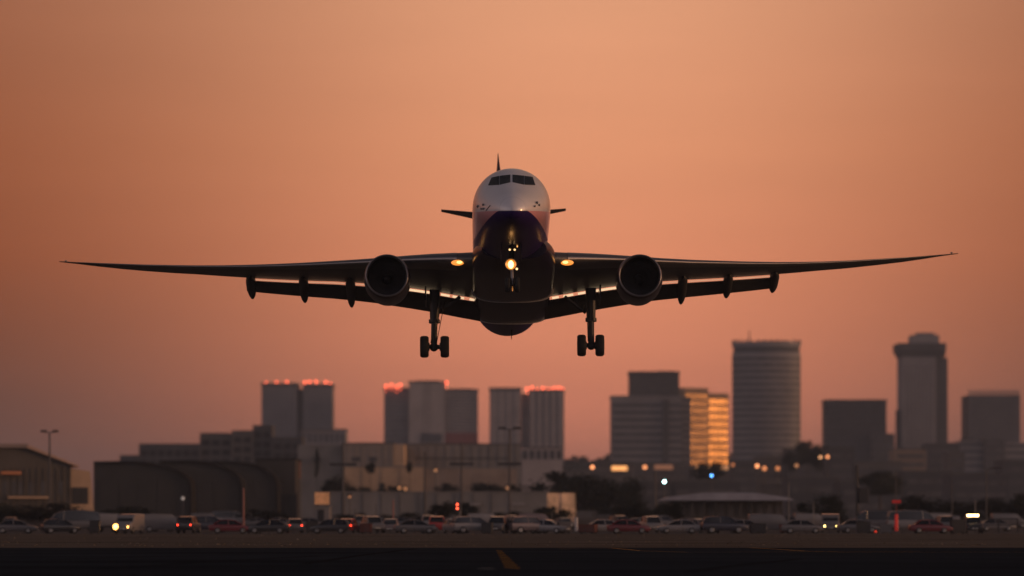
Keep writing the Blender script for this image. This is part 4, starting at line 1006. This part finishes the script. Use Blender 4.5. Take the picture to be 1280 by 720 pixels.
for wv in wins: skin_patch('cockpit_window', wv, ck, .022)
for (u, v, r_) in [(597.3, 258.0, .09), (604.0, 256.0, .08), (604.2, 261.0, .07), (601.5, 261.2, .06), (671, 253.5, .09), (674, 256.5, .07), (668.5, 258, .06)]:
    p = on_skin(u, v, .0); 
    if p: MB().tube(p, p+Vector((.02*(1 if u > 640 else -1), -.22, 0)), r_, r_*.6, 10).build('probe', steelm, jet)
p0, p1 = on_skin(608, 263, .02), on_skin(613, 257, .02)
MB().tube(p0, p1, .03, .03, 6).build('door_seam', darkm, jet)

# --- belly fairing in two lengths
def sell(hw, zt_, zb, ly, e=3.3, n=72, cx=0):
    zc = zt_*.45+zb*.55; out_ = []
    for i in range(n):
        a = 2*PI*i/n; c, s2 = math.cos(a), math.sin(a)
        x = hw*abs(c)**(2/e)*(1 if c >= 0 else -1); hz_ = (zt_-zc) if s2 >= 0 else (zc-zb)
        out_.append((cx+x, ly, zc+hz_*abs(s2)**(2/e)*(1 if s2 >= 0 else -1)))
    return out_
BX = L(641, 370, 0)[0]
bf = MB().loft([sell(2.05, -.9, -2.38, -11.6, 2.2, cx=BX), sell(2.35, -.5, -2.52, -10.4, 2.3, cx=BX), sell(2.58, -.3, -2.66, -9, 2.4, cx=BX), sell(2.70, -.1, -2.76, -7, 2.9, cx=BX), sell(2.73, 0, -2.80, -3, 3.2, cx=BX), sell(2.72, 0, -2.80, 1.0, 3.3, cx=BX), sell(2.71, 0, -2.78, 1.6, 3.3, cx=BX), sell(2.64, -.1, -2.70, 1.95, 3.2, cx=BX), sell(2.5, -.2, -2.56, 2.1, 3.2, cx=BX)])
bf.build('belly_fairing', navym, jet, smooth=True, sharp=45)
glintm = mat('rim_glint_pale', (.72, .68, .66), .5)  # pale colour imitates light catching the fairing's rear rims
def rim_glint(args, dyy, k0=1.0, k1=1.03):
    a = sell(*args, 3.3, cx=BX); zc = sum(p_[2] for p_ in a)/len(a); y0 = args[3]
    def sc_(k, yy): return [(BX+(x-BX)*k, yy, zc+(z-zc)*k) for x, y, z in a]
    half = [i for i in range(72) if 34 <= i <= 71 or i <= 2]; order = list(range(34, 72))+[0, 1, 2]
    rg = [[sc_(k0-.01, y0)[i] for i in order], [sc_(k1, y0)[i] for i in order], [sc_(k1, y0+dyy)[i] for i in order], [sc_(k0-.01, y0+dyy)[i] for i in order]]
    MB().loft(rg, caps=False, closed=False).build('rim_glint_strip', glintm, jet)
rim_glint((2.70, 0, -2.77, 1.62), .06, 1.0, 1.045); rim_glint((2.56, -.1, -2.85, 9.82), .06, 1.0, 1.045)
gb = MB().loft([sell(2.46, -.2, -2.55, 1.5, 3.2, cx=BX), sell(2.54, -.1, -2.80, 4, 3.3, cx=BX), sell(2.58, -.1, -2.86, 8.5, 3.3, cx=BX), sell(2.57, -.1, -2.86, 9.8, 3.3, cx=BX), sell(2.48, -.2, -2.76, 10.2, 3.2, cx=BX), sell(2.2, -.5, -2.45, 10.5, 3, cx=BX)])
gb.build('gear_bay_fairing', navym, jet, smooth=True, sharp=45)
p = LV(639.5, 414, 15.5)
MB().loft([[(p.x-.05, 15.0, -2.3), (p.x+.05, 15.0, -2.3), (p.x+.05, 16.4, -2.3), (p.x-.05, 16.4, -2.3)], [(p.x-.02, 15.9, L(639.5, 423, 16)[1]), (p.x+.02, 15.9, L(639.5, 423, 16)[1]), (p.x+.02, 16.5, L(639.5, 423, 16)[1]), (p.x-.02, 16.5, L(639.5, 423, 16)[1])]]).build('blade_antenna', darkm, jet)

# --- wings
def foil(le, chord, thick, inc, n=22):
    pts = []
    for i in range(n+1):
        xx = .5*(1+math.cos(PI*i/n)); yt = 5*thick*(.2969*math.sqrt(xx)-.126*xx-.3516*xx**2+.2843*xx**3-.1036*xx**4)+.0015
        cmb = .02*4*xx*(1-xx); pts.append((xx, cmb+yt))
    for i in range(1, n+1):
        xx = .5*(1-math.cos(PI*i/n)); yt = 5*thick*(.2969*math.sqrt(xx)-.126*xx-.3516*xx**2+.2843*xx**3-.1036*xx**4)+.0015
        cmb = .02*4*xx*(1-xx); pts.append((xx, cmb-yt))
    return [(le.x, le.y+chord*(xx*math.cos(inc)+zz*math.sin(inc)), le.z+chord*(-xx*math.sin(inc)+zz*math.cos(inc))) for xx, zz in pts]
SC = [(1.5, 12.8), (3.2, 11.6), (8.5, 7.5), (11, 6.1), (18, 3.85), (21, 2.9), (24, 2.4), (27, 1.7), (29, 1.05), (31, .28)]
def chord_at(s_): return float(np.interp(s_, [a for a, b in SC], [b for a, b in SC]))
def le_y(s_): return -6.6+.60*(s_-2.5)+(.05*(s_-26)**2 if s_ > 26 else 0)
LEFT = [(600, 323.0), (571, 323.4), (540, 323.6), (511, 324.6), (480, 326.2), (450, 327.8), (415, 329.4), (380, 331.0), (345, 332.2), (308, 333.0), (275, 333.2), (243, 333.0), (210, 332.4), (180, 331.6), (150, 330.4), (120, 329.1), (96, 327.9), (74, 326.6)]
RIGHT = [(682, 322.4), (710, 322.8), (740, 323.0), (765, 323.6), (800, 325.0), (828, 326.4), (865, 327.8), (900, 328.6), (935, 329.2), (970, 329.4), (1000, 329.0), (1030, 328.2), (1065, 326.6), (1100, 324.4), (1130, 322.4), (1155, 320.4), (1178, 318.4), (1198, 316.4)]
WST = {}
def solve_le(u, v):
    ly = 0.0
    for _ in range(12):
        x, z = L(u, v, ly); ly = le_y(abs(x))
    return Vector((x, ly, z))
def thick_at(s_): return float(np.interp(s_, [2, 8, 18, 26, 31], [.125, .110, .095, .085, .07]))
INC = rad(1.2)
for nm, pts in (('left', LEFT), ('right', RIGHT)):
    rings = []; info = []
    for (u, v) in pts:
        le = solve_le(u, v); s_ = abs(le.x); c = chord_at(s_); inc = rad(2.2)-rad(2.2)*min(1, s_/30)
        rings.append(foil(le, c, thick_at(s_), inc)); info.append((s_, le, c, inc))
    WST[nm] = info
    MB().loft(rings).build('wing', wingm, jet, smooth=True, sharp=60)
    # polished slat along the leading edge, standing just proud of the skin
    sl_ = []
    for (s_, le, c, inc) in info[1:-1]:
        f = foil(le+Vector((0, -.035, 0)), c, thick_at(s_)*1.03, inc); k = [p_ for p_ in f if (p_[1]-le.y) < .055*c]
        sl_.append((s_, f[17:28]))
    MB().loft([a for b, a in sl_], caps=False, closed=False).build('slat', ledge, jet, smooth=True)
def wing_at(nm, s_):
    info = WST[nm]; xs = [i[0] for i in info]
    le = Vector([float(np.interp(s_, xs, [i[1][k] for i in info])) for k in range(3)]); c = float(np.interp(s_, xs, [i[2] for i in info])); inc = float(np.interp(s_, xs, [i[3] for i in info]))
    te = le+Vector((0, c*math.cos(inc), -c*math.sin(inc))); return le, c, inc, te
def flap(nm, s0, s1, c0, c1, drop, ang, n=8):
    rings = []
    for i in range(n+1):
        s_ = s0+(s1-s0)*i/n; le, c, inc, te = wing_at(nm, s_); ch = c0+(c1-c0)*i/n; dr_ = drop[0]+(drop[1]-drop[0])*i/n
        rings.append(foil(te+Vector((0, .02, -dr_)), ch, .13, ang, 12))
    return MB().loft(rings).build('flap', flapm, jet, smooth=True, sharp=50)
for nm, ub, ue, u0, u1 in (('left', 601, 486, 452, 306), ('right', 681, 798, 826, 975)):
    def su(u): return abs(L(u, 355, 5.5)[0])
    flap(nm, su(ub), su(ue)-.02, 2.35, 2.05, (.27, .26), rad(23)); flap(nm, su(ue)+.02, su(u1), 2.0, 1.35, (.25, .20), rad(23))
# added glowing strips imitating bright slots ahead of the inboard flaps; no lamps there
slotm = mat('slot_glow_strip', (.8, .7, .5), .4, emit=(1, .70, .42), estr=1.0); slotd = mat('slot_glow_strip_dim', (.8, .6, .5), .4, emit=(1, .50, .30), estr=.62)
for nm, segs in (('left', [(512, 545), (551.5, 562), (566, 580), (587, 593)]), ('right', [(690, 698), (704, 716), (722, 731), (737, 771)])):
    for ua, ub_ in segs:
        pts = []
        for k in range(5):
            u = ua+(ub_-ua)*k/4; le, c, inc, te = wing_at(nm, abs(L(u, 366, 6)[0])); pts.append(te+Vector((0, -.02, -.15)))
        MB().path(pts, .075, 8).build('slot_glow_strip', slotm, jet)
for nm, segs in (('left', [(318, 373), (384, 431), (443, 456)]), ('right', [(827, 849), (861, 906), (918, 965)])):  # same imitated glow, dimmer, along the outboard slots
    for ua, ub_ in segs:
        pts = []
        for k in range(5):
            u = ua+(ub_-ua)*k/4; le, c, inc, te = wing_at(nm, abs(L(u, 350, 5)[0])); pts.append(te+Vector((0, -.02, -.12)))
        MB().path(pts, .04, 8).build('slot_glow_strip', slotd, jet)
# flap track fairings
for nm, lst in (('left', [(312, 346, 374), (378, 348, 379), (437, 351, 385)]), ('right', [(855, 347, 381), (912, 344, 373), (970, 341, 366)])):
    for (u, va, vb) in lst:
        ly0 = 3.0; 
        for _ in range(6):
            x, z = L(u, va, ly0); le, c, inc, te = wing_at(nm, abs(x)); ly0 = te.y-c*.35
        y1 = te.y+2.1; x1, z1 = L(u, vb+1.0, y1); hw = .33; z0 = te.z-.14
        rr = []
        for tt, f in ((0, .10), (.1, .5), (.22, .85), (.36, 1.0), (.55, 1.0), (.72, .92), (.86, .70), (.95, .42), (1, .10)):
            yy = ly0+(y1-ly0)*tt; zz = z0+(z1+.1-z0)*(max(0, (tt-.30)/.70)**1.15)
            rr.append([(x+hw*f*math.cos(2*PI*i/16), yy, zz+.36*f*math.sin(2*PI*i/16)) for i in range(16)])
        MB().loft(rr).build('flap_fairing', flapm, jet, smooth=True)
# wing root lights in the leading edge
lampm = mat('wing_lamp', (.9, .6, .3), .3, emit=(1, .30, .04), estr=1.15); lampc = mat('wing_lamp_core', (1, .8, .5), .3, emit=(1, .55, .18), estr=2.2)
for nm, u in (('left', 572), ('right', 709)):
    le, c, inc, te = wing_at(nm, abs(L(u, 327, -6)[0])); x, z = L(u, 328, le.y-.12); 
    h = MB().ball((x, le.y-.02, z), .30, 14, 8, (1.4, .5, .62)).build('wing_light', lampm, jet, smooth=True)
    MB().ball((x+(.12 if nm == 'left' else -.12), le.y-.16, z), .12, 10, 6, (1.6, .5, .8)).build('bulb', lampc, h, smooth=True)
for nm, i in (('left', -1), ('right', -1)):
    s_, le, c, inc = WST[nm][i]
    MB().ball((le.x*.985, le.y+.05, le.z+.03), .09, 8, 6, (1, 1.5, .6)).build('position_light', mat('nav_lens', (.3, .3, .3), .2), jet)

# --- engines
for nm, (uc, vc), ly in (('left', (483.5, 344.3), -8.2), ('right', (800, 344.3), -8.2)):
    x, z = L(uc, vc, ly); e = None
    en = bpy.data.objects.new('engine', None); COL.objects.link(en); en.parent = jet; en.location = (x, ly, z)
    MB().lathe([(.02, 1.34), (.10, 1.40), (.5, 1.47), (1.2, 1.52), (2.4, 1.50), (3.6, 1.36), (4.7, 1.12), (4.72, 1.06), (4.0, 1.05), (3.0, 1.1)], 56).build('nacelle', nacm, en, smooth=True, sharp=50)
    MB().lathe([(.10, 1.402), (.03, 1.375), (0, 1.335), (.02, 1.30), (.10, 1.262), (.22, 1.235)], 56).build('intake_lip', ledge, en, smooth=True)
    MB().lathe([(.20, 1.236), (.6, 1.22), (1.1, 1.24), (1.9, 1.25), (1.95, .05)], 48).build('intake_duct', blackm, en, smooth=True, sharp=50)
    fb2 = MB()
    for k in range(22):
        a = 2*PI*k/22; ca, sa = math.cos(a), math.sin(a); vs = []
        for rr, tw, wd_ in ((.34, .9, .16), (.65, .7, .19), (.95, .5, .22), (1.215, .35, .23)):
            for sg in (-1, 1):
                tx, ty = sg*wd_*math.cos(tw), sg*wd_*math.sin(tw)*.8
                vs.append((rr*ca-tx*sa, 1.45+ty, rr*sa+tx*ca))
        fb2.add(vs, [(0, 1, 3, 2), (2, 3, 5, 4), (4, 5, 7, 6)])
    fb2.build('fan', fanm, en)
    MB().lathe([(1.0, .02), (1.05, .12), (1.2, .24), (1.42, .34), (1.6, .36), (1.7, .05)], 24).build('spinner', fanm, en, smooth=True, sharp=60)
    MB().lathe([(3.2, .95), (4.6, .86), (5.6, .62), (5.62, .55), (5.0, .5), (6.6, .05)], 32).build('exhaust_core', darkm, en, smooth=True, sharp=50)
    le, c, inc, te = wing_at(nm, abs(x))
    dzp = le.z-z; dyp = le.y-ly
    MB().loft([[(-.16, 1.5, 1.40), (.16, 1.5, 1.40), (.16, 4.4, 1.05), (-.16, 4.4, 1.05)], [(-.16, dyp-.2, dzp+.02), (.16, dyp-.2, dzp+.02), (.16, dyp+3.4, dzp-.35), (-.16, dyp+3.4, dzp-.35)]]).build('pylon', nacm, en)

# --- main landing gear
def wheel(parent, c, r_, wd_, m=tyre, n=28):
    b = MB(); prof = [(-wd_*.5, r_*.62), (-wd_*.5, r_*.86), (-wd_*.36, r_*.97), (-wd_*.15, r_), (wd_*.15, r_), (wd_*.36, r_*.97), (wd_*.5, r_*.86), (wd_*.5, r_*.62)]
    rings = [[(c[0]+xx, c[1]+rr*math.cos(2*PI*i/n), c[2]+rr*math.sin(2*PI*i/n)) for i in range(n)] for xx, rr in prof]
    o = b.loft(rings).build('wheel', m, parent, smooth=True, sharp=50)
    MB().tube((c[0]-wd_*.44, c[1], c[2]), (c[0]+wd_*.44, c[1], c[2]), r_*.56, r_*.56, 18).build('hub', darkm, o)
    return o
for sgn, us, (w1, w2), (ua, va, ub, vb) in ((-1, (543.5, 362, 542.5, 434), (530.5, 556), (549, 391, 575, 371)), (1, (738.5, 360, 739, 432), (727, 749.8), (732, 391, 706, 371))):
    ly = 3.2
    gr = bpy.data.objects.new('main_landing_gear', None); COL.objects.link(gr); gr.parent = jet
    top = LV(us[0], us[1], ly-.5); bot = LV(us[2], us[3], ly)
    mid = top.lerp(bot, .55); m2 = top.lerp(bot, .80)
    MB().tube(top, mid, .36, .30, 18).build('strut_cylinder', darkm, gr, smooth=True, sharp=50); MB().tube(mid, bot, .21, .21, 16).build('piston', darkm, gr, smooth=True, sharp=50)
    MB().tube(mid+Vector((0, 0, .1)), mid-Vector((0, 0, .12)), .38, .38, 18).build('collar', darkm, gr, smooth=True, sharp=50)
    # torque link
    k = mid.lerp(bot, .5)+Vector((0, .75, 0)); MB().tube(mid+Vector((0, .25, 0)), k, .11, .07, 8).tube(k, bot+Vector((0, .2, .2)), .07, .11, 8).build('torque_link', darkm, gr)
    MB().tube(LV(w1, 433 if sgn < 0 else 432, ly), LV(w2, 434 if sgn < 0 else 430.5, ly), .15, .15, 12).ball(bot, .30, 14, 8).build('axle', darkm, gr)
    for wu in (w1, w2):
        c = LV(wu, 433.5 if sgn < 0 else 431.8, ly); wheel(gr, c, .735, .58)
        MB().tube(c+Vector((sgn*.0-.3*(1 if wu == w1 else -1)*-1*.9, 0, 0)), c+Vector((.35*(1 if wu == w1 else -1), 0, 0)), .30, .26, 14).build('brake', darkm, gr)
    MB().tube(LV(ua, va, ly), LV(ub, vb, ly-.6), .11, .13, 10).build('side_brace', darkm, gr); MB().tube(LV(ua+sgn*-2, va-10, ly+.2), LV(us[0]+sgn*-10, va-3, ly-.3), .05, .05, 8).build('actuator', steelm, gr)
    MB().tube(top.lerp(bot, .5)+Vector((sgn*.1, .2, 0)), top+Vector((0, 3.2, .1)), .14, .12, 10).build('drag_brace', darkm, gr)
    for kk in range(3): 
        a0 = top.lerp(bot, .2)+Vector((sgn*-.30+kk*.2, -.34, 0)); a1 = bot+Vector((-.22+kk*.2, -.22, .25)); MB().path([a0, a0.lerp(a1, .5)+Vector((0, -.12, 0)), a1], .025, 6).build('hydraulic_line', blackm, gr)
    dx0 = sgn*.62; MB().box(top.x+dx0-.05, top.x+dx0+.05, ly-1.2, ly+1.5, bot.z+3.0, top.z+.1).build('gear_door', navym, gr)

# --- nose gear with landing lights
ng = bpy.data.objects.new('nose_landing_gear', None); COL.objects.link(ng); ng.parent = jet
ly = -16.0; top = LV(639, 309, ly+.2); bot = LV(640.5, 356, ly-.1)
MB().tube(top, top.lerp(bot, .55), .17, .15, 14).build('strut_cylinder', darkm, ng, smooth=True, sharp=50); MB().tube(top.lerp(bot, .5), bot, .09, .09, 12).build('piston', steelm, ng, smooth=True, sharp=50)
for sg in (-1, 1):
    wheel(ng, bot+Vector((sg*.30, 0, 0)), .47, .30); MB().box(top.x+sg*.62-.03, top.x+sg*.62+.03, ly-1.2, ly+1.1, top.z-.75, top.z+.2).build('gear_door', navym, ng)
MB().tube(bot-Vector((.4, 0, 0)), bot+Vector((.4, 0, 0)), .08, .08, 10).build('axle', darkm, ng)
MB().tube(top.lerp(bot, .55), top+Vector((0, 2.2, .2)), .07, .07, 8).build('drag_brace', darkm, ng)
MB().box(top.x-.48, top.x+.48, ly-.28, ly-.18, L(640, 329, ly)[1]-.05, L(640, 329, ly)[1]+.05).build('lamp_bracket', darkm, ng)
bowl = mat('lamp_halo_bowl', (.6, .4, .2), .3, metal=1.0, emit=(1, .28, .03), estr=.75); bowl2 = mat('lamp_halo_rim', (.5, .3, .15), .4, metal=1.0, emit=(1, .25, .03), estr=.22); big = mat('landing_lamp_big', (1, .8, .5), .3, emit=(1, .50, .16), estr=5); small = mat('landing_lamp_small', (1, .7, .4), .3, emit=(1, .58, .25), estr=2.0); dimamb = mat('strut_glow_dim', (1, .5, .2), .3, emit=(1, .35, .06), estr=.45); amber = mat('taxi_lamp', (1, .5, .2), .3, emit=(1, .45, .12), estr=1.6)
for (u, v, r_, m_, sc) in [(638.6, 330.5, .18, big, (.95, .5, 1.5)), (646, 336, .075, small, (1, .6, 1)), (637.2, 312, .065, small, (1, .6, 1)), (643.4, 312, .065, small, (1, .6, 1)), (646.6, 307.5, .05, amber, (.7, .6, 1.8)), (640.6, 361, .05, dimamb, (.7, .6, 3.2))]:  # last entry is an added glow imitating the lamplit strut, no lamp
    p = LV(u, v, ly-.45)
    kk = 2.0 if m_ is big else 1.35
    rim_ = MB().lathe([(.22, r_*.5), (.20, r_*(kk-.6)), (-.06, r_*(kk+.10)), (-.06, r_*kk), (.12, r_*(kk-.7)), (.13, r_*.3)], 22, (p.x, p.y, p.z)).build('landing_light_or_strut_glow', darkm, ng, smooth=True, sharp=50)
    if m_ is big: MB().lathe([(-.03, r_*1.97), (.03, r_*1.4), (.10, r_*.35)], 26, (p.x, p.y, p.z)).build('halo_bowl', bowl, rim_, smooth=True)  # bowl glows by itself to imitate the lamp's orange halo
    MB().ball((p.x, p.y+.06, p.z), r_, 14, 8, sc).build('lamp_lens_or_strut_glow', m_, rim_, smooth=True)

# --- tail
ub = LV(625.5, 240, 24)
fin_st = []
for tt in (0, .25, .5, .7, .8, .87, .94, 1):
    v_ = 300+(195-300)*tt; lyl = 21.5+8.2*tt; u_ = 626.5-4.0*tt
    x, z = L(u_, v_, lyl+1); c = 7.2-4.6*tt; fin_st.append((x, lyl, z, c))
rings = []
for (x, lyl, z, c) in fin_st:
    ring = []; ft = (z-fin_st[0][2])/(fin_st[-1][2]-fin_st[0][2]); fk = 1.0 if ft < .8 else 1.0-.72*(ft-.8)/.2
    for i in range(13): xx = .5*(1-math.cos(PI*i/12)); yt = 5*.10*(.2969*math.sqrt(xx)-.126*xx-.3516*xx**2+.2843*xx**3-.1036*xx**4); ring.append((x+c*yt*fk, lyl+c*xx, z))
    for i in range(11, 0, -1): xx = .5*(1-math.cos(PI*i/12)); yt = 5*.10*(.2969*math.sqrt(xx)-.126*xx-.3516*xx**2+.2843*xx**3-.1036*xx**4); ring.append((x-c*yt*fk, lyl+c*xx, z))
    rings.append(ring)
# carry the fin root down into the tail cone
r0 = rings[0]; rings = [[(x*1.0, y-1.6, 1.2) for x, y, z in r0]]+rings
MB().loft(rings).build('tail_fin', navym, jet, smooth=True, sharp=60)
for sg, tip, root in ((-1, (551.5, 261.8), (622, 268.5)), (1, (707.5, 260.6), (630, 267.5))):
    rr = []
    for tt in (0, .5, .93, 1):
        lyl = 26.0+2.4*tt; u_ = root[0]+(tip[0]-root[0])*tt; v_ = root[1]+(tip[1]-root[1])*tt; x, z = L(u_, v_, lyl); c = 3.4-2.5*tt
        rr.append(foil(Vector((x, lyl, z)), c, .11*(1-.55*tt), rad(.5), 10))
    MB().loft(rr).build('tailplane', wingm, jet, smooth=True, sharp=60)
MB().ball((0, 32.3, 1.55), .12, 10, 6).build('tail_light', mat('nav_lens', (.3, .3, .3), .2), jet)
